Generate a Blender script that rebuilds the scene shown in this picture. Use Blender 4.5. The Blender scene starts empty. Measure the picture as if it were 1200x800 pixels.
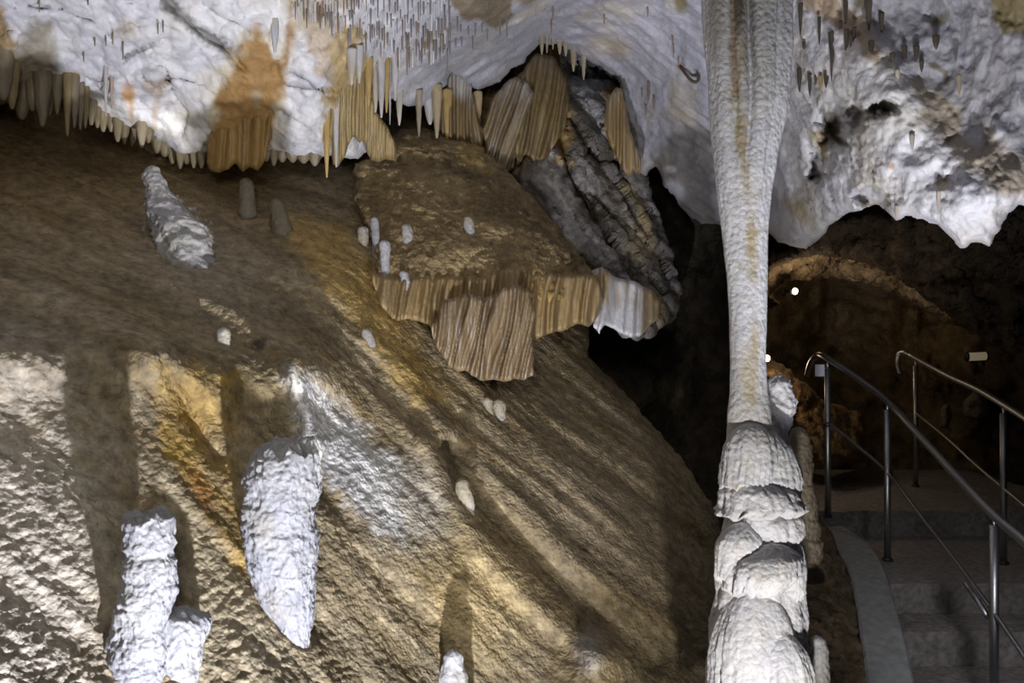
import bpy, math, random
import numpy as np
from mathutils import Vector

W, H, F = 1200.0, 800.0, 1200.0
CAMZ = 1.5
rng = np.random.default_rng(7)
random.seed(7)
C = bpy.context.scene.collection
PI = math.pi

# ------------------------------------------------------------------ helpers
def P(px, py, d):
    """a pixel of the 1200x800 frame at depth d (metres along +Y) -> world point"""
    px, py, d = np.broadcast_arrays(np.asarray(px, float), np.asarray(py, float), np.asarray(d, float))
    return np.stack([d * (px - 600) / F, d, CAMZ - d * (py - 400) / F], axis=-1)

_perm = np.random.default_rng(3).permutation(256)
_perm = np.concatenate([_perm, _perm, _perm])
_g = np.random.default_rng(5).normal(size=(256, 3))
_g /= np.linalg.norm(_g, axis=1)[:, None]

def perlin(p):
    p = np.asarray(p, float)
    i = np.floor(p).astype(int)
    f = p - i
    i &= 255
    u = f * f * f * (f * (f * 6 - 15) + 10)
    out = 0
    for dx in (0, 1):
        for dy in (0, 1):
            for dz in (0, 1):
                h = _perm[_perm[_perm[(i[..., 0] + dx) & 255] + ((i[..., 1] + dy) & 255)] + ((i[..., 2] + dz) & 255)]
                g = _g[h]
                dot = g[..., 0] * (f[..., 0] - dx) + g[..., 1] * (f[..., 1] - dy) + g[..., 2] * (f[..., 2] - dz)
                w = (u[..., 0] if dx else 1 - u[..., 0]) * (u[..., 1] if dy else 1 - u[..., 1]) * (u[..., 2] if dz else 1 - u[..., 2])
                out = out + w * dot
    return out * 1.5

def fbm(p, oct=4, gain=.5, lac=2.03):
    p = np.asarray(p, float)
    a, s, t = 1.0, 0, 0
    for k in range(oct):
        s = s + a * perlin(p + 17.3 * k)
        t += a
        a *= gain
        p = p * lac
    return s / t

def ridged(p, oct=4, gain=.5, lac=2.03):
    p = np.asarray(p, float)
    a, s, t = 1.0, 0, 0
    for k in range(oct):
        s = s + a * (1 - 2.2 * np.abs(perlin(p + 9.1 * k)))
        t += a
        a *= gain
        p = p * lac
    return s / t

def smooth(a, b, x):
    t = np.clip((x - a) / (b - a), 0, 1)
    return t * t * (3 - 2 * t)

def mix(a, b, t):
    return a + (np.asarray(b, float) - a) * t[..., None]

def rbf(ctrl):
    """thin plate spline through (x, y, value) rows"""
    c = np.array(ctrl, float)
    xy, v = c[:, :2] / 400.0, c[:, 2]
    n = len(c)
    def K(a, b):
        r2 = ((a[:, None, :] - b[None]) ** 2).sum(-1)
        return .5 * r2 * np.log(r2 + 1e-12)
    A = np.zeros((n + 3, n + 3))
    A[:n, :n] = K(xy, xy) + np.eye(n) * .004
    A[:n, n] = 1
    A[:n, n + 1:] = xy
    A[n, :n] = 1
    A[n + 1:, :n] = xy.T
    w = np.linalg.solve(A, np.concatenate([v, np.zeros(3)]))
    def f(px, py):
        sh = np.shape(px)
        q = np.stack([np.ravel(px), np.ravel(py)], -1) / 400.0
        out = np.empty(len(q))
        for s in range(0, len(q), 20000):
            e = q[s:s + 20000]
            out[s:s + 20000] = K(e, xy) @ w[:n] + w[n] + e @ w[n + 1:]
        return out.reshape(sh)
    return f

def depth_rbf(rows):
    f = rbf([(x, y, 1.0 / d) for x, y, d in rows])
    return lambda px, py: 1.0 / np.maximum(f(px, py), .04)

def seg_dist(px, py, poly, closed=False):
    """distance to a polyline, the parameter 0..1 along it and the nearest point"""
    pts = np.array(poly, float)
    if closed:
        pts = np.vstack([pts, pts[:1]])
    best = np.full(px.shape, 1e18)
    t_best = np.zeros(px.shape)
    nx, ny = np.zeros(px.shape), np.zeros(px.shape)
    L = np.concatenate([[0], np.cumsum(np.hypot(*(pts[1:] - pts[:-1]).T))])
    for k in range(len(pts) - 1):
        a, b = pts[k], pts[k + 1]
        e = b - a
        l2 = max(e @ e, 1e-9)
        t = np.clip(((px - a[0]) * e[0] + (py - a[1]) * e[1]) / l2, 0, 1)
        qx, qy = a[0] + t * e[0], a[1] + t * e[1]
        dd = (px - qx) ** 2 + (py - qy) ** 2
        m = dd < best
        best = np.where(m, dd, best)
        nx, ny = np.where(m, qx, nx), np.where(m, qy, ny)
        t_best = np.where(m, (L[k] + t * (L[k + 1] - L[k])) / L[-1], t_best)
    return np.sqrt(best), t_best, nx, ny

def inside(px, py, poly):
    pts = np.array(poly, float)
    r = np.zeros(px.shape, bool)
    j = len(pts) - 1
    for i in range(len(pts)):
        xi, yi, xj, yj = *pts[i], *pts[j]
        if yi != yj:
            c = ((yi > py) != (yj > py)) & (px < (xj - xi) * (py - yi) / (yj - yi) + xi)
            r ^= c
        j = i
    return r

def sdf(px, py, poly):
    d, t, nx, ny = seg_dist(px, py, poly, True)
    return np.where(inside(px, py, poly), d, -d), nx, ny

def rough_outline(poly, amp=2.5, step=5.0, seed=0):
    out = []
    n = len(poly)
    for k in range(n):
        a, b = np.array(poly[k], float), np.array(poly[(k + 1) % n], float)
        L = np.hypot(*(b - a))
        m = max(1, int(L / step))
        nrm = np.array([-(b - a)[1], (b - a)[0]]) / max(L, 1e-6)
        for i in range(m):
            q = a + (b - a) * i / m
            w = perlin(np.array([q[0] / 11.0, q[1] / 11.0, seed + .5])) + .6 * perlin(np.array([q[0] / 5.0, q[1] / 5.0, seed + 4.5]))
            out.append(q + nrm * amp * w * (0 if i == 0 and amp > 50 else 1))
    return np.array(out)

# ---- masks in the frame of a sheet (where a stain lies)
def blob(px, py, cx, cy, rx, ry, rot=0, soft=.5, wob=.35, sc=22.0):
    c, s = math.cos(math.radians(rot)), math.sin(math.radians(rot))
    x, y = px - cx, py - cy
    u, v = (x * c + y * s) / rx, (-x * s + y * c) / ry
    r = np.sqrt(u * u + v * v)
    r = r + wob * fbm(np.stack([px / sc, py / sc, np.full(px.shape, cx * .37 + cy * .11)], -1), 3)
    return 1 - smooth(1 - soft, 1 + soft * .3, r)

def stroke(px, py, poly, w, soft=.6, wob=.4, sc=12.0):
    d, t, _, _ = seg_dist(px, py, poly)
    n = 1 + wob * 2 * fbm(np.stack([px / sc, py / sc, np.full(px.shape, poly[0][0] * .3)], -1), 3)
    return 1 - smooth(w * (1 - soft), w * 1.1, d * n)

def polymask(px, py, poly, soft=6.0, wob=6.0, sc=18.0):
    s, _, _ = sdf(px, py, poly)
    s = s + wob * fbm(np.stack([px / sc, py / sc, np.full(px.shape, poly[0][0] * .7)], -1), 3) * 1.6
    return smooth(-soft, soft, s)

# ------------------------------------------------------------------ materials
def rock_material(name, bump=.35, dist=.012, scale=55.0, rough=.55, grain=.3, spec=.35, stretch=(1, 1, 1)):
    m = bpy.data.materials.new(name)
    m.use_nodes = True
    nt = m.node_tree
    N, L = nt.nodes, nt.links
    b = N['Principled BSDF']
    at = N.new('ShaderNodeAttribute'); at.attribute_name = 'Col'
    tc = N.new('ShaderNodeTexCoord')
    mp = N.new('ShaderNodeMapping'); mp.inputs['Scale'].default_value = stretch
    L.new(tc.outputs['Object'], mp.inputs['Vector'])
    n1 = N.new('ShaderNodeTexNoise'); n1.inputs['Scale'].default_value = scale * .35; n1.inputs['Detail'].default_value = 6; n1.inputs['Roughness'].default_value = .62
    n2 = N.new('ShaderNodeTexNoise'); n2.inputs['Scale'].default_value = scale; n2.inputs['Detail'].default_value = 5; n2.inputs['Roughness'].default_value = .6
    vo = N.new('ShaderNodeTexVoronoi'); vo.inputs['Scale'].default_value = scale * 1.1; vo.feature = 'F1'
    for n in (n1, n2, vo):
        L.new(mp.outputs['Vector'], n.inputs['Vector'])
    mr = N.new('ShaderNodeMapRange')
    mr.inputs['From Min'].default_value = .3; mr.inputs['From Max'].default_value = .7
    mr.inputs['To Min'].default_value = 1 - grain; mr.inputs['To Max'].default_value = 1 + grain * .7
    L.new(n1.outputs['Fac'], mr.inputs['Value'])
    mx = N.new('ShaderNodeVectorMath'); mx.operation = 'SCALE'
    L.new(at.outputs['Color'], mx.inputs[0]); L.new(mr.outputs['Result'], mx.inputs['Scale'])
    L.new(mx.outputs['Vector'], b.inputs['Base Color'])
    ad = N.new('ShaderNodeMath'); ad.operation = 'MULTIPLY_ADD'; ad.inputs[1].default_value = -.6
    L.new(vo.outputs['Distance'], ad.inputs[0]); L.new(n2.outputs['Fac'], ad.inputs[2])
    bp = N.new('ShaderNodeBump'); bp.inputs['Strength'].default_value = bump; bp.inputs['Distance'].default_value = dist
    L.new(ad.outputs[0], bp.inputs['Height'])
    L.new(bp.outputs['Normal'], b.inputs['Normal'])
    b.inputs['Roughness'].default_value = rough
    b.inputs['Specular IOR Level'].default_value = spec
    return m

def plain_material(name, color, rough=.4, metal=0.0, scale=40.0, var=.15, bump=.1, emit=None, strength=0):
    m = bpy.data.materials.new(name)
    m.use_nodes = True
    N, L = m.node_tree.nodes, m.node_tree.links
    b = N['Principled BSDF']
    tc = N.new('ShaderNodeTexCoord')
    n = N.new('ShaderNodeTexNoise'); n.inputs['Scale'].default_value = scale; n.inputs['Detail'].default_value = 5
    L.new(tc.outputs['Object'], n.inputs['Vector'])
    r = N.new('ShaderNodeValToRGB')
    r.color_ramp.elements[0].position = .3; r.color_ramp.elements[1].position = .7
    r.color_ramp.elements[0].color = tuple(c * (1 - var) for c in color) + (1,)
    r.color_ramp.elements[1].color = tuple(min(1, c * (1 + var)) for c in color) + (1,)
    L.new(n.outputs['Fac'], r.inputs['Fac']); L.new(r.outputs['Color'], b.inputs['Base Color'])
    bp = N.new('ShaderNodeBump'); bp.inputs['Strength'].default_value = bump; bp.inputs['Distance'].default_value = .01
    L.new(n.outputs['Fac'], bp.inputs['Height']); L.new(bp.outputs['Normal'], b.inputs['Normal'])
    b.inputs['Roughness'].default_value = rough
    b.inputs['Metallic'].default_value = metal
    if emit:
        b.inputs['Emission Color'].default_value = (*emit, 1)
        b.inputs['Emission Strength'].default_value = strength
    return m

M_SLOPE = rock_material('flowstone_brown', bump=.6, dist=.018, scale=52, rough=.65, grain=.5, spec=.15)
M_CEIL = rock_material('calcite_white', bump=.42, dist=.013, scale=34, rough=.55, grain=.14, spec=.3)
M_CALC = rock_material('calcite_knobbly', bump=.6, dist=.014, scale=40, rough=.5, grain=.14, spec=.35)
M_ROCK = rock_material('rock_dim', bump=.7, dist=.03, scale=26, rough=.7, grain=.4, spec=.2)
M_CURT = rock_material('flowstone_curtain', bump=.35, dist=.012, scale=40, rough=.45, grain=.18, spec=.4, stretch=(1.6, 1.6, .3))

# ------------------------------------------------------------------ object plumbing
def mesh_obj(name, verts, faces, mat, col=None, parent=None, smooth_shade=True):
    me = bpy.data.meshes.new(name)
    verts = np.asarray(verts, float)
    if isinstance(faces, np.ndarray):
        me.vertices.add(len(verts)); me.vertices.foreach_set('co', verts.ravel())
        k = faces.shape[1]
        me.loops.add(faces.size); me.loops.foreach_set('vertex_index', faces.ravel().astype(np.int32))
        me.polygons.add(len(faces)); me.polygons.foreach_set('loop_start', np.arange(0, faces.size, k, dtype=np.int32))
        me.update(calc_edges=True)
    else:
        me.from_pydata(verts.tolist(), [], faces)
        me.update()
    me.validate()
    if smooth_shade:
        me.polygons.foreach_set('use_smooth', np.ones(len(me.polygons), bool))
    if col is not None:
        a = me.attributes.new('Col', 'FLOAT_COLOR', 'POINT')
        c = np.ones((len(verts), 4), np.float32)
        c[:, :3] = np.clip(col, 0, 1)
        a.data.foreach_set('color', c.ravel())
    me.materials.append(mat)
    o = bpy.data.objects.new(name, me)
    C.objects.link(o)
    if parent is not None:
        o.parent = parent
    return o

def tag(o, label=None, cat=None, group=None, kind=None):
    if label: o['label'] = label
    if cat: o['category'] = cat
    if group: o['group'] = group
    if kind: o['kind'] = kind
    return o

def empty(name, loc=(0, 0, 0)):
    o = bpy.data.objects.new(name, None)
    o.empty_display_size = .1
    o.location = loc
    C.objects.link(o)
    return o

def adopt(root, o):
    o.parent = root
    o.matrix_parent_inverse = root.matrix_basis.inverted()
    return o

SHEETS = {}

def sheet(name, outline, ctrl, mat, step=2.4, roll=12, roll_d=.12, thick=.3, big=None, fine=None, colour=None, amp=2.5, parent=None, warp=None):
    """a body of rock: an outline with its own depth everywhere, rounded off and carried back at its rim"""
    poly = rough_outline(outline, amp, 4.0, len(name) * 1.7)
    x0, y0 = poly.min(0) - 2 * step
    x1, y1 = poly.max(0) + 2 * step
    nx, ny = int((x1 - x0) / step) + 1, int((y1 - y0) / step) + 1
    gx, gy = np.meshgrid(x0 + np.arange(nx) * step, y0 + np.arange(ny) * step)
    s, qx, qy = sdf(gx, gy, poly)
    ins = s >= 0
    cell = ins[:-1, :-1] | ins[1:, :-1] | ins[:-1, 1:] | ins[1:, 1:]
    # only cells with two or more inside corners keep the rim clean
    cnt = ins[:-1, :-1].astype(int) + ins[1:, :-1] + ins[:-1, 1:] + ins[1:, 1:]
    cell = cnt >= 2
    px = np.where(ins, gx, qx); py = np.where(ins, gy, qy)
    s = np.maximum(s, 0)
    df = depth_rbf(ctrl)
    d = df(px, py)
    base = P(px, py, d)
    if big is not None:
        d = d - big(px, py, base)
    if roll > 0:
        e = np.clip(1 - s / roll, 0, 1)
        d = d + roll_d * (1 - np.sqrt(np.maximum(0, 1 - e * e)))
    p = P(px, py, d)
    if fine is not None:
        du = np.gradient(p, axis=1); dv = np.gradient(p, axis=0)
        n = np.cross(du, dv)
        n /= np.linalg.norm(n, axis=-1, keepdims=True) + 1e-12
        n *= np.where(n[..., 1:2] > 0, -1, 1)
        p = p + n * fine(px, py, p)[..., None] * smooth(0, 5, s)[..., None]
    col = colour(px, py, p) if colour is not None else np.full(p.shape, .4)
    used = np.zeros(ins.shape, bool)
    for a, b in ((slice(None, -1), slice(None, -1)), (slice(1, None), slice(None, -1)), (slice(None, -1), slice(1, None)), (slice(1, None), slice(1, None))):
        used[a, b] |= cell
    idx = -np.ones(ins.shape, int)
    idx[used] = np.arange(used.sum())
    jj, ii = np.nonzero(cell)
    faces = np.stack([idx[jj, ii], idx[jj + 1, ii], idx[jj + 1, ii + 1], idx[jj, ii + 1]], -1)
    V = p[used]; K = col[used]
    # rim: edges used by one face only
    e = np.concatenate([faces[:, [0, 1]], faces[:, [1, 2]], faces[:, [2, 3]], faces[:, [3, 0]]])
    key = np.sort(e, 1)
    k1 = key[:, 0].astype(np.int64) * len(V) + key[:, 1]
    u, first, count = np.unique(k1, return_index=True, return_counts=True)
    rim = e[first[count == 1]]
    rv = np.unique(rim)
    remap = -np.ones(len(V), int); remap[rv] = np.arange(len(rv))
    eye = np.array([0, 0, CAMZ])
    off = V[rv] - eye
    off /= np.linalg.norm(off, axis=1, keepdims=True)
    layers = [V]; cols = [K]; fs = [faces]
    prev = np.arange(len(V))[rv]
    cur = rv
    basei = len(V)
    for q in range(1, 4):
        nv = V[rv] + off * thick * q / 3 * (1 + .3 * fbm(V[rv] * 4, 2))[:, None]
        layers.append(nv); cols.append(K[rv])
        ni = basei + np.arange(len(rv))
        fs.append(np.stack([cur[remap[rim[:, 1]]], cur[remap[rim[:, 0]]], ni[remap[rim[:, 0]]], ni[remap[rim[:, 1]]]], -1))
        cur = ni
        basei += len(rv)
    o = mesh_obj(name, np.vstack(layers), np.vstack(fs), mat, np.vstack(cols), parent)
    SHEETS[name] = (px, py, p, used)
    return o

def at(name, x, y):
    """the point of a sheet that shows at this pixel: (world point, depth)"""
    px, py, p, used = SHEETS[name]
    q = np.where(used, (px - x) ** 2 + (py - y) ** 2, 1e18)
    k = np.unravel_index(np.argmin(q), q.shape)
    return p[k], p[k][1]

def interp(rows, t):
    rows = np.array(rows, float)
    return [np.interp(t, rows[:, 0], rows[:, k]) for k in range(1, rows.shape[1])]

def pillar(name, rows, d, mat, colour, lump=.12, lump_sc=14, fine=.03, seg=48, rstep=2.2, flute=0, flute_n=9, parent=None, squash=.9, tipround=True, ledge=0, ledge_sc=9.0, d2=None, seed=0.0, smoothing=True, knob=0.0, knob_sc=26.0, dome=.8, ragged=0.0):
    """a body of revolution with lumps: rows are (py, centre px, half width px); d its depth at the top and d2 at the bottom"""
    rows = sorted(rows)
    y0, y1 = rows[0][0], rows[-1][0]
    n = max(8, int((y1 - y0) / rstep))
    t = np.linspace(0, 1, n)
    ys = y0 + (y1 - y0) * t
    cx, hw = interp(rows, ys)
    if smoothing:
        for _ in range(2):
            cx[1:-1] = (cx[:-2] + 2 * cx[1:-1] + cx[2:]) / 4
            hw[1:-1] = (hw[:-2] + 2 * hw[1:-1] + hw[2:]) / 4
    dd = d + ((d2 if d2 is not None else d) - d) * t
    th = np.linspace(0, 2 * PI, seg, endpoint=False)
    ctr = P(cx, ys, dd)
    R = hw * dd / F
    if tipround:
        # dome the top
        k = np.clip((ys - y0) / np.maximum(hw[:max(2, n // 3)].max() * dome, 1), 0, 1)
        R = R * np.sqrt(np.maximum(.02, 1 - (1 - k) ** 2))
    dirs = np.stack([np.cos(th), np.sin(th) * squash, 0 * th], -1)
    pos = ctr[:, None, :] + dirs[None] * R[:, None, None]
    q = pos * np.array([1, 1, .8]) * lump_sc + seed
    r = 1 + lump * (.7 * fbm(q, 3) * 1.6 + .5 * (ridged(q * .9 + 5, 2)))
    if ledge:
        r = r + ledge * (((pos[..., 2] * ledge_sc + .8 * fbm(pos * 5 + seed, 2)) % 1.0) ** 1.5 - .4)
    if flute:
        ph = th[None] * flute_n + 1.5 * fbm(np.stack([np.cos(th)[None] * 1.5 + 0 * ys[:, None], np.sin(th)[None] * 1.5 + 0 * ys[:, None], ys[:, None] / 60.0 + 0 * th[None]], -1) + seed, 2)
        r = r + flute * (np.abs(np.sin(ph / 2)) - .6)
    if knob:
        kn = .6 * ridged(pos * knob_sc + seed, 2) + .5 * fbm(pos * knob_sc * .5 + seed + 9, 2) + .35 * ridged(pos * knob_sc * 2.1 + seed, 2)
        r = r + knob * kn / np.maximum(R, .02)[:, None]
    r = r + fine * fbm(pos * 60 + seed, 3) * 2
    pos = ctr[:, None, :] + dirs[None] * (R[:, None] * r)[..., None]
    if ragged:
        zt = ctr[0, 2]
        pos[..., 2] += ragged * (1.6 * fbm(pos * np.array([13, 13, 2]) + seed, 3) + .5 * ridged(pos * np.array([30, 30, 5]) + seed, 2)) * smooth(zt - .16, zt - .01, pos[..., 2])
    V = pos.reshape(-1, 3)
    i, j = np.meshgrid(np.arange(n - 1), np.arange(seg), indexing='ij')
    a = i * seg + j; b = i * seg + (j + 1) % seg
    faces = np.stack([a, a + seg, b + seg, b], -1).reshape(-1, 4)
    # caps as fans of quads to a centre
    top, bot = len(V), len(V) + 1
    V = np.vstack([V, ctr[0] + [0, 0, R[0] * .5], ctr[-1]])
    fl = faces.tolist()
    for k in range(seg):
        fl.append([top, k, (k + 1) % seg])
        fl.append([bot, (n - 1) * seg + (k + 1) % seg, (n - 1) * seg + k])
    pxs = np.concatenate([np.repeat(cx, seg) + np.tile(np.cos(th), n) * np.repeat(hw, seg), [cx[0], cx[-1]]])
    pys = np.concatenate([np.repeat(ys, seg), [y0, y1]])
    col = colour(pxs, pys, V)
    return mesh_obj(name, V, fl, mat, col, parent)

# ------------------------------------------------------------------ colours
WHITE = np.array([.80, .79, .80])
LILAC = np.array([.66, .66, .74])
CREAM = np.array([.66, .57, .40])
OCHRE = np.array([.50, .30, .085])
ORANGE = np.array([.62, .30, .06])
TAN = np.array([.40, .29, .15])
BROWN = np.array([.25, .175, .085])
UMBER = np.array([.10, .07, .04])
GREY = np.array([.30, .29, .28])
DARK = np.array([.05, .045, .035])

def calcite(tint=None, amount=0.0, sc=6.0):
    def f(px, py, p):
        n = fbm(p * sc, 4)
        c = mix(np.broadcast_to(WHITE, p.shape), LILAC, np.clip(.35 + n, 0, 1))
        if tint is not None:
            m = np.clip(amount + 1.3 * fbm(p * sc * .9 + 31, 3), 0, 1)
            c = mix(c, tint, m)
        return c
    return f

def solid(c, var=.25, sc=8.0, other=None):
    def f(px, py, p):
        n = fbm(p * sc, 4)
        k = np.broadcast_to(np.asarray(c, float), p.shape) * (1 + var * 2 * n)[..., None]
        if other is not None:
            k = mix(k, other, np.clip(.3 + 1.5 * fbm(p * sc * .6 + 13, 3), 0, 1))
        return k
    return f

# ================================================================== THE SETTING
# down-slope direction of the brown wall and the direction across it
# (the flow lines run about 45 degrees down to the right over a plane of normal NRM)
NRM = np.array([.575, -.506, .643])
def on_plane(px, py):
    q = np.array([(px - 600) / F, 1, -(py - 400) / F])
    return q * (-3.05 / (NRM @ q))
DOWN = on_plane(505, 648) - on_plane(400, 550)
DOWN /= np.linalg.norm(DOWN)
ACROSS = np.cross(DOWN, NRM)

# ---- the flowstone slope
SLOPE = [(-160, 940, 2.5), (0, 800, 3.0), (200, 800, 3.4), (400, 800, 3.9), (600, 800, 4.4), (800, 800, 4.9), (860, 940, 4.7), (400, 940, 3.5),
         (0, 600, 3.45), (200, 600, 3.85), (400, 600, 4.35), (600, 600, 5.0), (800, 600, 5.95), (0, 500, 3.72), (200, 500, 4.1), (-160, 600, 3.1), (-160, 420, 3.6),
         (0, 415, 3.98), (150, 418, 4.25), (300, 438, 4.65), (400, 430, 5.05), (500, 430, 5.5), (600, 430, 6.1), (700, 440, 6.7), (840, 600, 6.2),
         (-160, 300, 4.4), (0, 300, 4.75), (0, 180, 5.7), (-160, 160, 5.4), (150, 300, 5.1), (150, 170, 6.4), (300, 300, 5.5), (300, 190, 6.7), (400, 300, 5.75), (400, 190, 7.0),
         (480, 150, 7.6), (550, 250, 7.1), (620, 330, 7.1), (300, 60, 8.2), (0, 60, 7.2), (500, 60, 8.6)]
SLOPE_OUT = [(-420, 60), (-160, 40), (380, 40), (500, 60), (560, 160), (640, 260), (690, 360), (690, 418), (722, 448), (762, 495), (802, 540), (838, 596), (856, 660), (862, 940), (-160, 960), (-420, 960)]

GULLY = [(518, 505), (545, 565), (600, 620), (655, 680), (720, 735), (765, 775)]
def slope_big(px, py, p):
    a, b = p @ DOWN, p @ ACROSS
    q = np.stack([a * .55, b * 1.7, 0 * a], -1)
    r = .08 * fbm(q * 1.1 + 3, 3) + .03 * fbm(q * 3.2 + 11, 3)
    r = r + .03 * ridged(np.stack([a * .5, b * 3.2, 0 * a + 2], -1), 2) + .012 * fbm(np.stack([a * 1.1, b * 9, 0 * a + 6], -1), 3)
    d, t, _, _ = seg_dist(px, py, GULLY)
    r = r - .12 * np.exp(-(d / 17) ** 2) * smooth(0, .08, t)
    # the lip left of the gully, and the ledge that runs up from the shelf
    d, t, _, _ = seg_dist(px, py, [(500, 520), (560, 640), (640, 720), (700, 770)])
    r = r + .07 * np.exp(-(d / 16) ** 2)
    d, t, _, _ = seg_dist(px, py, [(430, 395), (480, 440), (520, 505)])
    r = r + .06 * np.exp(-(d / 12) ** 2)
    d, t, _, _ = seg_dist(px, py, [(330, 235), (375, 300), (430, 360), (500, 400), (560, 460)])
    r = r + .05 * np.exp(-(d / 22) ** 2)
    d, t, _, _ = seg_dist(px, py, [(-160, 418), (0, 412), (150, 418), (230, 426), (300, 442), (360, 436)])
    r = r + .20 * np.exp(-(d / 40) ** 2)
    d, t, _, _ = seg_dist(px, py, [(0, 330), (60, 340), (130, 390), (190, 420)])
    r = r + .09 * np.exp(-(d / 24) ** 2)
    d, t, _, _ = seg_dist(px, py, [(190, 425), (230, 500), (255, 540)])
    r = r - .05 * np.exp(-(d / 8) ** 2)
    # white ridge beside the tall stalagmite
    d, t, _, _ = seg_dist(px, py, [(340, 428), (352, 470), (372, 520)])
    r = r + .12 * np.exp(-(d / 11) ** 2)
    r = r + .06 * polymask(px, py, [(280, 690), (318, 722), (346, 748), (376, 752), (440, 850), (440, 960), (280, 960), (266, 780)], 26, 4)
    # lump at the foot
    r = r + .17 * blob(px, py, 705, 785, 46, 50, 20, .9, .1)
    d, t, _, _ = seg_dist(px, py, [(370, 560), (420, 640), (500, 730)])
    r = r - .035 * np.exp(-(d / 12) ** 2)
    return r

def slope_fine(px, py, p):
    a, b = p @ DOWN, p @ ACROSS
    sc = np.stack([a * 1.0, b * .55, a * 0], -1)
    scale_like = ridged(sc * 26 + 5, 3)
    grain = fbm(np.stack([p[..., 0] * .8, p[..., 1] * .8, p[..., 2] * 1.4], -1) * 34, 3)
    runs = fbm(np.stack([a * 2.0, b * 16, 0 * a], -1), 3)
    right = smooth(380, 640, px + .4 * (py - 500))
    return .008 * scale_like * (1 - .45 * right) + .011 * grain * (1 - .35 * right) + .006 * runs + .005 * right * fbm(np.stack([a * 3.0, b * 38, 0 * a + 4], -1), 2)

def slope_col(px, py, p):
    a, b = p @ DOWN, p @ ACROSS
    n = fbm(np.stack([a * .8, b * 2.2, 0 * a], -1) * 2.2, 4)
    c = mix(np.broadcast_to(np.array([.35, .285, .185]), p.shape), np.array([.19, .15, .085]), np.clip(.45 + 1.3 * n, 0, 1))
    streak = fbm(np.stack([a * .9, b * 14, 0 * a], -1), 3)
    c = c * (1 + .35 * fbm(np.stack([a * 3, b * 30, 0 * a], -1), 2) + .3 * fbm(p * 30, 2))[..., None]
    c = mix(c, np.array([.13, .105, .065]), np.clip(1.5 * fbm(np.stack([a * 1.2, b * 5, 0 * a + 8], -1), 4) - .12, 0, .75))
    c = mix(c, np.array([.30, .19, .07]), np.clip(.15 + 1.4 * streak, 0, 1) * .4)
    # pale lower left corner
    c = mix(c, np.array([.62, .56, .48]), blob(px, py, 20, 640, 150, 290, 0, .8) * .85)
    # ochre band up the left
    c = mix(c, np.array([.52, .33, .075]), polymask(px, py, [(185, 425), (275, 440), (285, 640), (300, 700), (215, 560), (188, 520)], 12, 14) * np.clip(.45 + 1.2 * n, .1, .8))
    c = mix(c, np.array([.30, .13, .03]), blob(px, py, 235, 575, 14, 34, -25, .9) * .7)
    c = mix(c, np.array([.45, .38, .26]), polymask(px, py, [(190, 540), (260, 660), (380, 800), (230, 800), (195, 640)], 14, 14) * .7)
    c = mix(c, np.array([.46, .31, .10]), polymask(px, py, [(335, 250), (400, 270), (450, 330), (470, 380), (520, 470), (480, 470), (400, 360), (350, 300)], 14, 14) * .75)
    # white crust beside the tall stalagmite
    c = mix(c, np.array([.72, .72, .74]), polymask(px, py, [(338, 425), (352, 430), (400, 480), (470, 560), (470, 630), (420, 600), (372, 540), (350, 500)], 16, 16) * .85)
    c = mix(c, np.array([.60, .58, .54]), blob(px, py, 470, 590, 70, 60, 40, .9) * .5)
    # greyer bands on the right
    c = mix(c, np.array([.36, .29, .20]), blob(px, py, 700, 610, 120, 70, 45, .9) * .6)
    c = mix(c, np.array([.40, .29, .12]), blob(px, py, 560, 700, 90, 90, 45, .9) * .5)
    c = mix(c, np.array([.42, .33, .19]), blob(px, py, 705, 775, 58, 50, 10, .6) * .9)
    c = mix(c, np.array([.50, .46, .42]), blob(px, py, 690, 765, 20, 34, 10, .7) * .9)
    # brown top under the ceiling
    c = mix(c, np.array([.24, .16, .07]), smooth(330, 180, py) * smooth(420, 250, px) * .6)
    c = mix(c, np.array([.06, .05, .035]), blob(px, py, 305, 404, 13, 8, -20, .6, .6, 7) * .9)  # small hole in the slope, its darkness painted on as colour
    # the pale stains on the upper left
    c = mix(c, np.array([.30, .26, .20]), blob(px, py, 250, 310, 120, 70, 30, .9) * .6)
    c = mix(c, np.array([.82, .81, .82]), polymask(px, py, [(172, 232), (195, 228), (215, 245), (240, 262), (238, 298), (222, 296), (200, 280), (176, 262)], 5, 14, 9) * .95)
    return c

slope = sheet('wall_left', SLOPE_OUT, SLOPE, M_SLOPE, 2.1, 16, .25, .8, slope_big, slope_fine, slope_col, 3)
tag(slope, kind='structure')

# ---- the ceiling: white calcite from the left edge, behind the column and over the passage
CEIL = [(-160, 140, 5.3), (-160, -80, 4.1), (0, 120, 5.62), (0, 0, 4.9), (0, -80, 4.4), (110, 130, 5.78), (230, 188, 6.12), (320, 185, 6.15), (400, 190, 6.2), (200, 0, 5.1), (200, 90, 5.65), (400, 0, 5.35), (400, 90, 5.8),
        (470, 130, 6.7), (560, 110, 7.2), (640, 50, 7.0), (600, -80, 5.2), (600, 0, 6.0), (730, 100, 7.4), (800, 0, 6.2), (800, 120, 6.9), (790, 240, 7.3), (850, 260, 7.3),
        (900, 0, 5.9), (900, 130, 6.4), (900, 280, 6.6), (950, 290, 6.4), (970, 60, 5.5), (960, 180, 6.0), (1040, 90, 5.1), (1040, 180, 5.15), (1040, 240, 5.2), (1110, 275, 4.9), (1180, 250, 4.7), (1320, 250, 4.4),
        (1100, 60, 5.1), (1120, 160, 5.0), (1200, 0, 4.5), (1200, 130, 4.6), (1320, -80, 3.9), (1000, -80, 4.8), (1000, 0, 5.3), (1320, 100, 4.2)]
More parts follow.
